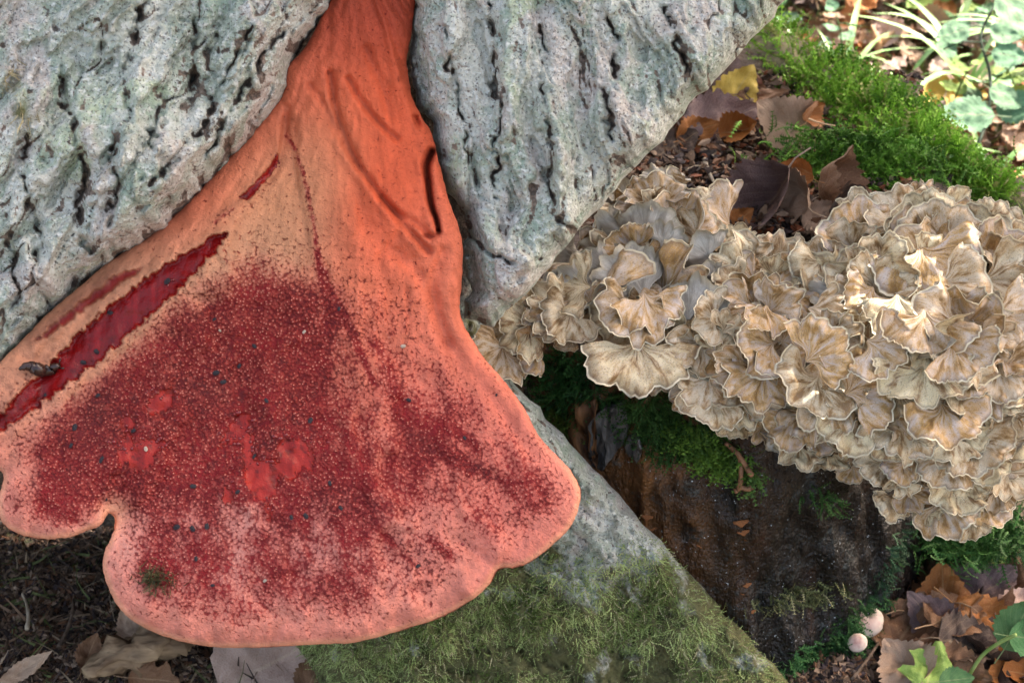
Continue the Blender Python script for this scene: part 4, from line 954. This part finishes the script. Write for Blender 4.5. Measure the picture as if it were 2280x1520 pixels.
# ------------------------------------------------------------------ fallen leaves
def leaf_mesh(name, seed, kind='ovate', curl=.3, fold=.2):
    r_ = np.random.default_rng(seed); nu, nv = 13, 22
    u = np.linspace(-1, 1, nu); v = np.linspace(0, 1, nv); U, V = np.meshgrid(u, v, indexing='ij')
    if kind == 'ovate': w = .36 * np.sin(PI * V ** .72) ** .9
    elif kind == 'lobed': w = .34 * np.sin(PI * V ** .8) ** .7 * (1 + .32 * np.sin(V * 19 + 1))
    elif kind == 'narrow': w = .15 * np.sin(PI * V ** .8)
    else: w = .46 * np.sin(PI * V ** .55) ** .8
    w = w * (1 + (.07 * np.sign(np.sin(V * 60)) + .04 * perlin(V * 9, seed, 0)) * np.abs(U) ** 3)
    x = U * w; y = V - .5 + .06 * np.abs(U) * w
    z = fold * np.abs(x) + curl * ((V - .45) ** 2) * 1.2 + .10 * fbm(x * 4, y * 4, seed, 3, .5) + r_.uniform(-.5, 1.0) * curl * x * x * 2 + .25 * curl * x * y
    sx = r_.uniform(-1, 1); top = np.stack([x, y, z], -1).reshape(-1, 3)
    F = gridf(nu, nv)
    n = len(top); st_v, st_f = tube([(0, -.49, top[(nu // 2) * nv][2]), (.02 * sx, -.62, top[(nu // 2) * nv][2] + .02), (.05 * sx, -.78, .05 + .1 * curl)], [.011, .009, .010], 5, False)
    V2 = np.concatenate([top, top - [0, 0, .006], st_v]); F2 = np.concatenate([F[:, ::-1], F + n, st_f + 2 * n])
    uv = np.concatenate([np.stack([U.ravel() * .5 + .5, V.ravel()], -1)] * 2 + [np.tile([.5, .0], (len(st_v), 1))])
    me = mesh_from(name, V2, F2, M_LEAF['brown'], True, None, uv)
    return me
LV = [leaf_mesh('fallen_leaf', i, ['ovate', 'round', 'lobed', 'ovate', 'round', 'ovate', 'narrow', 'lobed'][i % 8], [.2, .5, .3, .9, .3, 1.3, .6, .8][i % 8], [.1, .3, .1, .6, .0, .9, .3, .4][i % 8]) for i in range(16)]
def put_leaf(p, size, mat, mi=None, normal=(0, 0, 1), spin=0.0, label=None, group=None, name='fallen_leaf', cat='leaf', parent=None, sc=(1, 1, 1)):
    o = link(name, LV[mi if mi is not None else int(r6.integers(len(LV)))], parent)
    n = np.array([normal], float); R = frames(n, up=np.array([math.sin(spin), math.cos(spin), .001]))[0]
    o.matrix_world = Matrix.Translation(p) @ Matrix(R.tolist()).to_4x4() @ Matrix.Diagonal((size * sc[0], size * sc[1], size * sc[2], 1))
    o.material_slots[0].link = 'OBJECT'; o.material_slots[0].material = M_LEAF[mat]
    if parent is None: tag(o, label, cat, group)
    return o
r6 = np.random.default_rng(33)
CW = {'brown': 'brown', 'dark': 'blackish', 'rust': 'rust orange', 'mauve': 'greyish mauve', 'tan': 'tan', 'pink': 'pale pinkish', 'lime': 'yellow green', 'green': 'deep green', 'bluegreen': 'blue green', 'yellow': 'yellow'}
def rim_p(px, py, z=.215): return P(px, py, ground_d(py, z))
# leaves lying on the stump, one by one
HL = [(1640, 205, .215, .046, 'yellow', 0, (.1, -.75, .5), .25, 'bright yellow leaf with brown specks standing in the hollow of the stump'),
      (1600, 195, .212, .060, 'mauve', 4, (-.3, -.6, .6), .5, 'mauve grey leaf leaning behind the yellow leaf under the oak edge'),
      (1605, 268, .215, .060, 'mauve', 0, (.2, -.6, .7), 1.1, 'mauve birch leaf lying flat between the rust leaf and the curled brown leaf'),
      (1545, 295, .212, .034, 'rust', 3, (.3, -.8, .5), .8, 'rust orange leaf tip half hidden under the mauve birch leaf'),
      (1738, 275, .222, .048, 'tan', 1, (.2, -.7, .6), -.9, 'large curled tan leaf with pale serrated edge beside the moss tuft'),
      (1790, 252, .23, .024, 'rust', 5, (.8, -.5, .3), .3, 'small rolled rust leaf stuck to the mossy root'),
      (1655, 290, .213, .030, 'rust', 5, (-.4, -.6, .5), 1.4, 'small rust orange leaf under the curled tan leaf'),
      (1695, 215, .21, .040, 'brown', 6, (.1, -.6, .8), 1.4, 'twisted brown leaf right of the yellow leaf'),
      (1672, 245, .214, .028, 'pink', 6, (0, -.7, .7), 1.2, 'narrow pale leaf strip under the yellow leaf'),
      (1712, 455, .212, .060, 'mauve', 5, (-.5, -.6, .5), -2.2, 'dark mauve folded leaf leaning above the clustered fungus'),
      (1770, 415, .225, .046, 'tan', 3, (-.8, -.6, .1), .1, 'upright tan leaf half with orange edge beside the dark folded leaf'),
      (1782, 375, .232, .026, 'rust', 3, (-.6, -.8, .1), -.2, 'small rust leaf tip standing over the upright tan leaf'),
      (1825, 405, .222, .050, 'brown', 5, (.7, -.6, .3), -.7, 'folded reddish brown leaf standing against the mossy root'),
      (1855, 455, .215, .035, 'dark', 5, (.6, -.5, .5), .6, 'dark brown curled leaf end behind the fronds'),
      (1830, 480, .215, .03, 'tan', 0, (0, -.6, .6), .8, 'small tan leaf scrap at the foot of the dark curled leaf'),
      (1645, 490, .21, .022, 'rust', 3, (0, -.6, .6), .8, 'tiny rust leaf scrap between two lobes of fronds'),
      (1505, 325, .21, .04, 'dark', 0, (.2, -.5, .8), .8, 'dark leaf pressed flat by the oak edge'),
      (2235, 455, .19, .05, 'pink', 0, (-.2, -.2, .9), .9, 'pale pink leaf behind the topmost fronds at the end of the root'),
      (2265, 480, .185, .03, 'pink', 1, (.2, -.4, .9), .3, 'small pale pink leaf at the picture edge behind the fronds')]
for (px, py, z_, s_, mt, mi, nn, spn, lb) in HL: put_leaf(rim_p(px, py, z_), s_ * .9, mt, mi, nn, spn, lb)
# left and lower right litter
HL2 = [(600, 1478, .0, .062, 'pink', 1, (0, -.7, .6), .9, 'large pale pinkish leaf with toothed edge under the middle of the red fungus'),
       (290, 1392, .01, .024, 'tan', 0, (.1, -.6, .6), -.4, 'small pale leaf below the lobe of the red fungus'),
       (345, 1512, 0, .030, 'brown', 2, (0, -.7, .6), 1.7, 'tan leaf at the lower picture edge beside the wood piece'),
       (60, 1485, 0, .035, 'tan', 6, (.1, -.6, .6), .8, 'tan curled strip at the lower left corner'),
       (200, 1450, 0, .022, 'brown', 3, (.2, -.5, .6), .1, 'small tan curled leaf between dirt and wood piece'),
       (700, 1500, 0, .03, 'brown', 0, (0, -.7, .6), .3, 'brown leaf beside the large pale pinkish leaf')]
for (px, py, z_, s_, mt, mi, nn, spn, lb) in HL2: put_leaf(gp(px, py, z_ + .012), s_, mt, mi, nn, spn, lb)
HL3 = [(2020, 1400, .052, 'brown', 1, .6, 'large brown leaf right of the pink capped mushroom'), (2015, 1480, .042, 'tan', 1, -.4, 'pale brown broad leaf below the small pink mushroom'),
       (2135, 1370, .060, 'brown', 0, .9, 'folded brown leaf in the middle of the lower right litter'), (2100, 1330, .05, 'rust', 0, .2, 'rust brown leaf above the folded brown leaf'),
       (2080, 1385, .045, 'mauve', 3, -.5, 'greyish curled leaf between the brown leaves'), (2190, 1320, .055, 'mauve', 4, 1.1, 'grey mauve leaf below the green moss of the stump foot'),
       (2200, 1400, .055, 'rust', 0, 2.4, 'rust leaf left of the green seedling'), (2250, 1310, .05, 'brown', 2, .4, 'brown lobed leaf at the right picture edge'),
       (2150, 1255, .024, 'tan', 3, .1, 'small upright tan leaf under the moss'), (2215, 1265, .036, 'lime', 2, 1.2, 'green and yellow lobed leaf under the moss'), (2070, 1500, .045, 'lime', 2, .3, 'yellow green lobed leaf at the lower picture edge'),
       (2100, 1480, .036, 'rust', 2, 1.2, 'orange brown leaf above the yellow green leaf'), (2235, 1440, .03, 'rust', 6, .2, 'narrow torn orange leaf beside the seedling stem'), (2140, 1505, .04, 'brown', 1, 2.0, 'brown leaf at the lower edge under the seedling stem'),
       (2270, 1360, .045, 'pink', 0, .6, 'pale leaf at the right edge above the seedling'), (2160, 1440, .045, 'dark', 1, 1.6, 'dark wet leaf left of the narrow torn leaf')]
for (px, py, s_, mt, mi, spn, lb) in HL3: put_leaf(gp(px, py, .012 + r6.uniform(0, .008)), s_ * .9, mt, mi, (r6.normal() * .25, -.35 + r6.normal() * .25, .85), spn, lb)
for i in range(45):
    px, py = r6.uniform(1990, 2330), r6.uniform(1240, 1540)
    mt = ['brown', 'dark', 'rust', 'brown', 'mauve', 'dark'][int(r6.integers(6))]
    put_leaf(gp(px, py, .006), r6.uniform(.025, .055), mt, None, (r6.normal() * .4, -.2 + r6.normal() * .4, .9), r6.uniform(0, 6), CW[mt] + ' autumn leaf in the damp litter at the stump foot', CW[mt] + ' damp leaves at the stump foot')
# beyond the stump
def bgx(): 
    y = 1.2 + .55 * r6.random() ** .75; x = r6.uniform(.155 + (y - 1.2) * .08, .30 * y + .07); return x, y
for i in range(290):
    x, y = bgx(); sun = x > .34 and y < 1.7
    mt = ['pink', 'tan', 'rust', 'brown', 'tan', 'pink'][int(r6.integers(6))] if sun else ['rust', 'brown', 'tan', 'mauve', 'rust', 'brown', 'pink'][int(r6.integers(7))]  # paler leaf mix in the sunny patch, sunlight put into the colour
    put_leaf(Vector((x, y, float(gz(x, y)) + .008 + r6.uniform(0, .02))), r6.uniform(.02, .046), mt, None, (r6.normal() * .45, -.2 + r6.normal() * .45, .9), r6.uniform(0, 6), CW[mt] + ' dry leaf on the forest floor beyond the mossy root', CW[mt] + ' leaves beyond the mossy root')
put_leaf(gp(2110, 235, .03), .075, 'yellow', 0, (.1, -.5, .8), 1.2, 'pale yellow leaf lying among grass blades beyond the root')

# ------------------------------------------------------------------ living plants beyond
M_STEM = mat_simple('green_stem', (.05, .08, .03), (.12, .20, .06), 100, .5)
M_DSTEM = mat_simple('dark_stem', (.010, .022, .014), (.03, .06, .03), 100, .5)
def plant(base, h, nl, size, mt, label, group=None, lean=(0, 0), smat=None, name='seedling', cat='plant', rad_=.0012, spread=1.0, mi=(0, 3)):
    t = thing(name, label, cat, base, group)
    n = 8; tt = np.linspace(0, 1, n); ph = r6.uniform(0, 6)
    pts = np.stack([lean[0] * tt * h + .05 * h * np.sin(tt * 5 + ph), lean[1] * tt * h + .04 * h * np.cos(tt * 4 + ph), h * tt], -1)
    V, F = tube(pts, np.linspace(rad_, rad_ * .5, n), 6); link('stem', mesh_from('stem', V, quads_to_tris(F), smat or M_STEM), t)
    for i in range(nl):
        f = .3 + .7 * (i + 1) / nl; c = np.array([np.interp(f, tt, pts[:, k]) for k in range(3)]); a = i * 2.4 + ph
        s_ = size * r6.uniform(.7, 1.15); dirv = np.array([math.cos(a), math.sin(a), r6.uniform(-.1, .5)]); dirv /= np.linalg.norm(dirv)
        nn = np.cross(np.cross(dirv, [0, 0, 1]), dirv) + r6.normal(size=3) * .3; nn /= np.linalg.norm(nn)
        R = frames(np.array([nn]), up=dirv)[0]
        o = link('leaf', LV[mi[i % 2]], t); o.matrix_local = Matrix.Translation(c + dirv * s_ * .62 * spread) @ Matrix(R.tolist()).to_4x4() @ Matrix.Diagonal((s_, s_, s_ * .6, 1))
        o.material_slots[0].link = 'OBJECT'; o.material_slots[0].material = M_LEAF[mt]
    return t
def gpt(x, y): return Vector((x, y, float(gz(x, y))))
for i in range(70):
    while True:
        x, y = bgx()
        if not (.30 < x < .48 and y < 1.5) or i % 6 == 0: break
    plant(gpt(x, y), r6.uniform(.02, .09), int(r6.integers(4, 9)), r6.uniform(.015, .030), (mt := ['bluegreen', 'green', 'lime', 'bluegreen'][int(r6.integers(4))]), CW[mt] + ' leafy young plant growing through autumn leaves beyond the root', CW[mt] + ' plants beyond the mossy root', (r6.normal() * .3, r6.normal() * .3))
# tall thin stem
ps = [(2165, 345), (2190, 290), (2205, 225), (2203, 160), (2185, 95), (2190, 60), (2215, 10), (2240, -60)]
q = smooth_poly(ps, 4, False); w = np.array([P(a, b, np.array(1.40 + .0002 * (345 - b))) for a, b in q]); w[0] = gp(2165, 350)
tsap = thing('sapling', 'tall thin dark stemmed sapling with pale green leaves beyond the root', 'sapling', w[0])
V, F = tube(w - w[0], np.linspace(.0016, .0010, len(w)), 7); link('stem', mesh_from('stem', V, quads_to_tris(F), M_DSTEM), tsap)
for (a, b, i0, s_) in ((2120, 75, 20, 0.0310), (2235, 80, 17, 0.0279), (2250, 125, 14, 0.0310), (2150, 255, 5, .045), (2240, 220, 8, 0.0310), (2270, 240, 8, .04), (2100, 110, 16, 0.0248), (2265, 40, 24, .05)):
    c = w[i0]; tip = P(a, b, np.array(float(np.dot(c - C0, FW)) - .01)); V, F = tube([c - w[0], (c + tip) / 2 - w[0] + np.array([0, 0, .004]), tip - w[0]], [.0007, .0006, .0005], 5)
    link('twig', mesh_from('twig', V, quads_to_tris(F), M_DSTEM), tsap)
    o = link('leaf', LV[0 if s_ > .028 else 3], tsap); R = frames(np.array([[r6.normal() * .3, -.5, .8]]), up=tip - c)[0]
    o.matrix_local = Matrix.Translation(tip - w[0]) @ Matrix(R.tolist()).to_4x4() @ Matrix.Diagonal((s_, s_, s_ * .6, 1)); o.material_slots[0].link = 'OBJECT'; o.material_slots[0].material = M_LEAF['bluegreen']
# grass tufts
M_GR = mat_simple('grass_blade', (.14, .30, .08), (.34, .52, .22), 40, .4)
def blade(h, w, bend, az):
    n = 9; t = np.linspace(0, 1, n); ca, sa = math.cos(az), math.sin(az)
    out = bend * t ** 2 * h; z = h * (t - .55 * bend * t ** 3 * .8); ww = w * np.sin(PI * np.clip(t * .9 + .1, 0, 1)) ** .6
    V = []
    for k in range(n): V += [(out[k] * ca - ww[k] * sa, out[k] * sa + ww[k] * ca, z[k]), (out[k] * ca, out[k] * sa, z[k] - ww[k] * .25), (out[k] * ca + ww[k] * sa, out[k] * sa - ww[k] * ca, z[k])]
    F = []
    for k in range(n - 1):
        for c in (0, 1): F.append((3 * k + c, 3 * k + c + 1, 3 * k + 4 + c, 3 * k + 3 + c))
    return np.array(V), np.array(F)
def tuft(base, n, h, w, label, group=None, bend=(.5, 1.3)):
    t = thing('grass_tuft', label, 'grass', base, group)
    for i in range(n):
        V, F = blade(h * r6.uniform(.6, 1.15), w * r6.uniform(.6, 1.2), r6.uniform(*bend), r6.uniform(0, 2 * PI)); link('blade', mesh_from('blade', V, F, M_GR), t)
tuft(gp(2140, 250), 11, .13, .0035, 'broad arching pale green grass tuft just beyond the mossy root')
tuft(gp(2010, 225), 7, .09, .003, 'yellow green grass tuft rising right behind the moss crest')
for i in range(26):
    x, y = bgx(); tuft(gpt(x, y), 5, r6.uniform(.06, .12), .0028, 'grass tuft among autumn leaves beyond the mossy root', 'grass tufts beyond the mossy root')
# forked dry stalk
fk = gp(1950, 135); M_DRY = mat_simple('dry_stalk', (.45, .26, .12), (.66, .46, .28), 60, .6)
dt = thing('dry_stalk', 'forked pale orange dry leaf stalk standing beyond the moss', 'stalk', fk)
for a in ([(1950, 130), (1958, 105), (1952, 85), (1940, 55)], [(1958, 105), (1975, 85), (2000, 66)]):
    q = smooth_poly(a, 3, False); d0 = float(ground_d(135)) - .02; w = np.array([P(x_, y_, np.array(d0)) for x_, y_ in q]) - fk
    V, F = tube(w, np.interp(np.linspace(0, 1, len(w)), [0, .4, 1], [.0016, .0042, .0006]), 6); link('fork', mesh_from('fork', V, quads_to_tris(F), M_DRY), dt)
# green mossy ground patches beyond
pm = []
for cxp, cyp, rx_, ry_, n in ((2085, 175, 60, 25, 900), (2255, 270, 40, 35, 700), (2130, 60, 60, 30, 500), (2240, 90, 50, 25, 500)):
    pm.append(gp(r6.normal(cxp, rx_, n), r6.normal(cyp, ry_, n)))
pm = np.concatenate(pm); tag(moss('ground_moss', pm, np.tile([0, 0, 1.], (len(pm), 1)), .012, (.06, .10, .02), (.22, .32, .08), None, SPRIG, .6, None, r6), kind='stuff')

# ------------------------------------------------------------------ small pink mushrooms
M_PINK = NT('mushroom_cap'); zz = M_PINK.n('SeparateXYZ', _0=M_PINK.tc.outputs['Object']).outputs[2]
M_PINK = M_PINK.done(M_PINK.mix(M_PINK.rng(M_PINK.math('ADD', zz, M_PINK.math('MULTIPLY', M_PINK.noise(2.5, 3), .6)), .70, 1.15), (.74, .60, .50), (.42, .17, .15)), .55, Subsurface_Weight=0.0)
M_STI = mat_simple('mushroom_stem', (.5, .38, .30), (.7, .58, .48), 60, .6)
def shroom(px, py, r_, label, tilt=(.5, 0), dent=0.0, z=.02):
    p = gp(px, py, z); t = thing('pink_mushroom', label, 'mushroom', p)
    n, m = 28, 12; a = np.linspace(0, 2 * PI, n, endpoint=False); f = np.linspace(0, 1, m); Aa, Ff = np.meshgrid(a, f, indexing='ij')
    th = Ff * 2.35; rr = np.sin(th) * (1 + .05 * np.sin(2 * Aa + 1)); zz_ = np.cos(th) * .72
    x = rr * np.cos(Aa); y = rr * np.sin(Aa); rr = 1; zz_ = zz_ + .05 * fbm(x * 3, y * 3, zz_ * 3, 3, .6, 5); x = x * (1 + .05 * perlin(x * 3, y * 3, zz_ * 3, 7)); zz_ = zz_ - dent * np.exp(-((x - .15) / .28) ** 2 - ((y - .5) / .5) ** 2)
    k = 1 - .45 * dent * np.exp(-((x - .1) / .22) ** 2) * (y > 0) * sst(0, .9, y); y = y * k
    V = np.stack([x, y, zz_], -1).reshape(-1, 3); o = link('cap', mesh_from('cap', V, gridf(n, m, True), M_PINK), t)
    o.rotation_euler = (tilt[0], tilt[1], 0); o.scale = (r_, r_, r_)
    V, F = tube([(0, 0, -z - .01), (0, .003, -z * .4), (0, 0, 0)], [.35 * r_, .3 * r_, .3 * r_], 10); link('stem', mesh_from('stem', V, quads_to_tris(F), M_STI), t)
shroom(1926, 1382, .0105, 'notched pinkish white round mushroom at the foot of the black stump', (.45, .0), .5)
shroom(1909, 1430, .0056, 'smaller pinkish button mushroom just below the notched one', (.6, -.2), 0, .012)
shroom(1930, 1346, .0036, 'tiny pink mushroom peeping over the notched one', (.3, 0), 0, .026)
V, F = tube([(0, 0, -.0025), (0, 0, -.0012), (0, 0, .0012), (0, 0, .0025)], [.0012, .0026, .0026, .0012], 10)
pb = link('white_button', mesh_from('white_button', V, quads_to_tris(F), M_STI), None, gp(1968, 1381, .014)); tag(pb, 'tiny white ball beside the notched mushroom on a twig', 'mushroom')
# seedling at the lower right
sd = gp(2150, 1520); q = smooth_poly([(2150, 1520), (2165, 1490), (2190, 1455), (2225, 1430), (2262, 1412)], 4, False)
w = np.array([P(a, b, np.array(1.0 - .03 * k / len(q))) for k, (a, b) in enumerate(q)]); w[0] = sd
sdt = thing('green_seedling', 'green seedling with arching stem and pointed leaf at the lower right edge', 'seedling', sd)
V, F = tube(w - sd, .0011, 7); M_GS = mat_simple('pale_green_stem', (.16, .26, .06), (.28, .38, .12), 100, .45); link('stem', mesh_from('stem', V, quads_to_tris(F), M_GS), sdt)
for (px, py, s_, spn, nn) in ((2268, 1388, .034, .25, (-.4, -.8, .4)), (2300, 1420, .03, 1.7, (.2, -.7, .6)), (2130, 1512, .02, 1.4, (0, -.6, .7))):
    o = link('leaf', LV[0], sdt); p = P(px, py, np.array(.985)) - sd; R = frames(np.array([nn], float), up=np.array([math.sin(spn), .001, math.cos(spn)]))[0]
    o.matrix_local = Matrix.Translation(p) @ Matrix(R.tolist()).to_4x4() @ Matrix.Diagonal((s_, s_, s_ * .5, 1)); o.material_slots[0].link = 'OBJECT'; o.material_slots[0].material = M_LEAF['green']

# ------------------------------------------------------------------ twigs, wood pieces, fine litter
M_TW = mat_simple('twig_bark', (.05, .035, .025), (.20, .14, .10), 150, .7)
M_TWP = mat_simple('pale_twig', (.30, .24, .17), (.48, .40, .30), 150, .7)
def twig(pts_, r_, mat, label, group=None, on='ground', z=.012, name='twig', zs=.21):
    q = smooth_poly(pts_, 4, False); w = np.array([gp(a, b, z) if on == 'ground' else rim_p(a, b, zs) for a, b in q])
    c = w[len(w) // 2]; V, F = tube(w - c, np.linspace(r_, r_ * .5, len(w)), 7, True, .4); tag(link(name, mesh_from(name, V, quads_to_tris(F), mat), None, c), label, 'twig', group)
twig([(1568, 355), (1580, 385), (1595, 415)], .0016, M_TWP, 'short grey stick leaning on the rotten stump top', on='s')
twig([(1528, 380), (1550, 370), (1572, 372)], .0009, M_TWP, 'thin curved rootlet across the top of the stump by the fronds', on='s')
twig([(1585, 345), (1612, 368), (1650, 392)], .0008, M_TWP, 'thin pale rootlet on the stump top under the splinters', on='s')
twig([(1800, 265), (1830, 275), (1860, 280)], .0006, M_DRY, 'stalk of the curled tan leaf lying on moss', on='s', zs=.26)
twig([(1895, 1512), (1925, 1475), (1950, 1440), (1968, 1405), (1995, 1390)], .0011, M_TW, 'dark forked twig beside the notched mushroom')
twig([(2185, 1300), (2210, 1340), (2235, 1375)], .0009, M_TW, 'thin dark twig across the leaves above the seedling')
twig([(2050, 90), (2120, 96), (2230, 100)], .004, M_TW, 'thick brown stick lying across the forest floor behind the sapling')
twig([(2150, 268), (2230, 235), (2300, 225)], .002, M_TW, 'thin dark stick right of the sapling foot')
twig([(2160, 410), (2220, 385), (2290, 360)], .002, M_TWP, 'pale stick on leaves beyond the end of the root')
twig([(1965, 20), (1990, 60), (2005, 80)], .003, M_TWP, 'grey slanted stick at the top of the picture')
for k_, (a, b, c, d_) in enumerate(((10, 1490, 110, 1460), (60, 1400, 50, 1320), (130, 1440, 165, 1330), (300, 1480, 330, 1420))):
    twig([(a, b), ((a + c) / 2 + 8, (b + d_) / 2), (c, d_)], .0014, M_TWP if k_ % 2 else M_TW, ['thin dark twig flat in the lower left corner', 'pale upright twig at the left edge of the dark soil', 'dark slanted twig in the middle of the bare soil', 'pale twig end beside the splintered wood piece'][k_], 'twigs on the dark soil', z=.01)
# rotten wood piece at the bottom left
q = [(190, 1500), (260, 1465), (330, 1440), (410, 1410), (450, 1398)]; w = np.array([gp(a, b, .02) for a, b in smooth_poly(q, 4, False)]); c = w[8]
V, F = tube(w - c, np.interp(np.linspace(0, 1, len(w)), [0, .3, .7, 1], [.003, .009, .010, .002]), 24, True, 1.1, 4)
M_WP = mat_simple('pale_rotten_wood', (.10, .055, .03), (.46, .32, .19), 60, .7, .004, .9, stretch=(.3, 1, 1))
tag(link('wood_piece', mesh_from('wood_piece', V, quads_to_tris(F), M_WP), None, c), 'pale splintered piece of wood on the soil under the red fungus', 'wood')
# soil crumbs and shreds
def litter(name, n, sampler, smin, smax, cols, seed):
    r_ = np.random.default_rng(seed); T = sampler(r_, n)
    M = frames(r_.normal(size=(n, 3)) * .6 + [0, 0, 1], r=r_); M = M * np.stack([r_.uniform(smin, smax, n), r_.uniform(smin, smax, n) * .45, r_.uniform(smin, smax, n) * .25], -1)[:, None, :]
    col = np.array(cols)[r_.integers(0, len(cols), n)] * r_.uniform(.6, 1.3, (n, 1))
    return scatter(name, *PB[int(r_.integers(5))], M, T, col, M_VC)
DC = [(.05, .035, .03), (.12, .075, .05), (.20, .13, .085), (.07, .05, .05), (.38, .27, .19), (.22, .11, .06)]
o = litter('soil_crumbs', 9000, lambda r_, n: gp(r_.uniform(-60, 760, n), r_.uniform(1080, 1560, n), .001), .001, .0055, DC, 70); tag(o, kind='stuff')
o = litter('damp_crumbs', 4500, lambda r_, n: gp(r_.uniform(1750, 2340, n), r_.uniform(1180, 1560, n), .001), .001, .006, DC, 71); tag(o, kind='stuff')
o = litter('floor_crumbs', 6000, lambda r_, n: gp(r_.uniform(1700, 2340, n), r_.uniform(-40, 520, n), .003), .002, .012, [(.2, .12, .08), (.35, .22, .15), (.5, .38, .3), (.08, .05, .03), (.3, .12, .05)], 72); tag(o, kind='stuff')
o = litter('stump_crumbs', 6500, lambda r_, n: rim_p(r_.uniform(1300, 2050, n), r_.uniform(160, 520, n), .206 + r_.uniform(-.006, .006, n)), .0012, .006, DC + [(.22, .07, .03)], 73); o['kind'] = 'stuff'; tag(o, 'dark crumbs of rotten wood on the stump top', 'debris')
def shreds(name, n, sampler, lmin, lmax, cols, seed):
    r_ = np.random.default_rng(seed); T = sampler(r_, n); d = r_.normal(size=(n, 3)) * [1, 1, .3]; d[:, 2] += .15
    v, f = SPRIG3; M = frames(d, r=r_) * np.stack([r_.uniform(.008, .03, n), r_.uniform(lmin, lmax, n) * .8, r_.uniform(lmin, lmax, n)], -1)[:, None, :]
    return tag(scatter(name, v, f, M, T, np.array(cols)[r_.integers(0, len(cols), n)] * r_.uniform(.6, 1.3, (n, 1)), M_VC), kind='stuff')
shreds('plant_shreds', 1300, lambda r_, n: gp(r_.uniform(-60, 740, n), r_.uniform(1130, 1560, n), .004), .006, .022, [(.22, .14, .09), (.10, .06, .04), (.34, .25, .16), (.12, .14, .05), (.06, .04, .03)], 91)
shreds('floor_shreds', 1500, lambda r_, n: gp(r_.uniform(1750, 2340, n), r_.uniform(-40, 520, n), .006), .015, .05, [(.45, .32, .2), (.3, .2, .12), (.3, .4, .12), (.18, .1, .06)], 92)
r7 = np.random.default_rng(8)
pp = gp(r7.uniform(-20, 300, 500), r7.uniform(1180, 1500, 500)); kk = fbm(pp[:, 0] * 25, pp[:, 1] * 25, 0, 2) > .0; pp = pp[kk]
tag(moss('soil_moss', pp, np.tile([0, 0, 1.], (len(pp), 1)), .007, (.04, .07, .02), (.14, .20, .06), None, SPRIG2, .8, None, r7), kind='stuff')
# green clump at the right, low on the stump foot
pp = gp(r7.normal(2170, 60, 2600), r7.normal(1190, 28, 2600), .035 + r7.normal(size=2600) * .012)
Ls = [pp[:, 0].mean(), pp[:, 1].mean()]
tag(moss('moss_bank', pp, np.tile([0, -.5, .6], (len(pp), 1)), .010, (.015, .05, .012), (.07, .19, .04), None, SPRIG, .7, (0, 0, -.3), r7), 'deep green moss bank under the right end of the clustered fungus', 'moss')

# ------------------------------------------------------------------ leafy branch added out of view: shades the stump, gap shaped for one sun fleck
fleck = P(2000, 640, np.array(.875))
r8 = np.random.default_rng(44)
cen = np.array([.02, .80, .25]); A1 = np.cross(SUN, [0, 0, 1.]); A1 /= np.linalg.norm(A1); A2 = np.cross(SUN, A1)
T = []
while len(T) < 8500:
    u, v = r8.uniform(-1, 1, 2)
    if u * u + v * v > 1: continue
    p = cen + SUN * r8.uniform(.95, 1.35) + A1 * u * .48 + A2 * v * .45
    rel = p - fleck; q = rel - (rel @ SUN) * SUN
    if np.hypot(q @ A1 / 1.0, q @ A2 / 1.0) < .034: continue
    T.append(p)
T = np.array(T); hv, hf = half_disc(8); lf = np.array([(-.5, 0, 0), (-.2, .38, .05), (.3, .33, .08), (.6, 0, 0), (.3, -.33, .08), (-.2, -.38, .05)]); ff = np.array([(0, 1, 5), (1, 2, 5), (2, 4, 5), (2, 3, 4)])
br = thing('added_shade_branch', 'leafy branch added out of view above the stump to shade it', 'branch', cen + SUN * 1.15)
bl = np.array(br.location)
M = frames(r8.normal(size=(len(T), 3)) * .5 + SUN, r=r8) * (.044 * r8.uniform(.7, 1.0, len(T)))[:, None, None]
o = scatter('leaves', lf, ff, M, T - bl, np.tile([.10, .16, .05], (len(T), 1)), M_MOSS, br); o['kind'] = 'stuff'
V, F = tube([np.array([.9, .3, .4]), np.array([.35, .1, .08]), np.array([0, 0, 0]), np.array([-.3, -.1, .0])], [.02, .012, .008, .003], 8); link('limb', mesh_from('limb', V, quads_to_tris(F), M_TW), br)
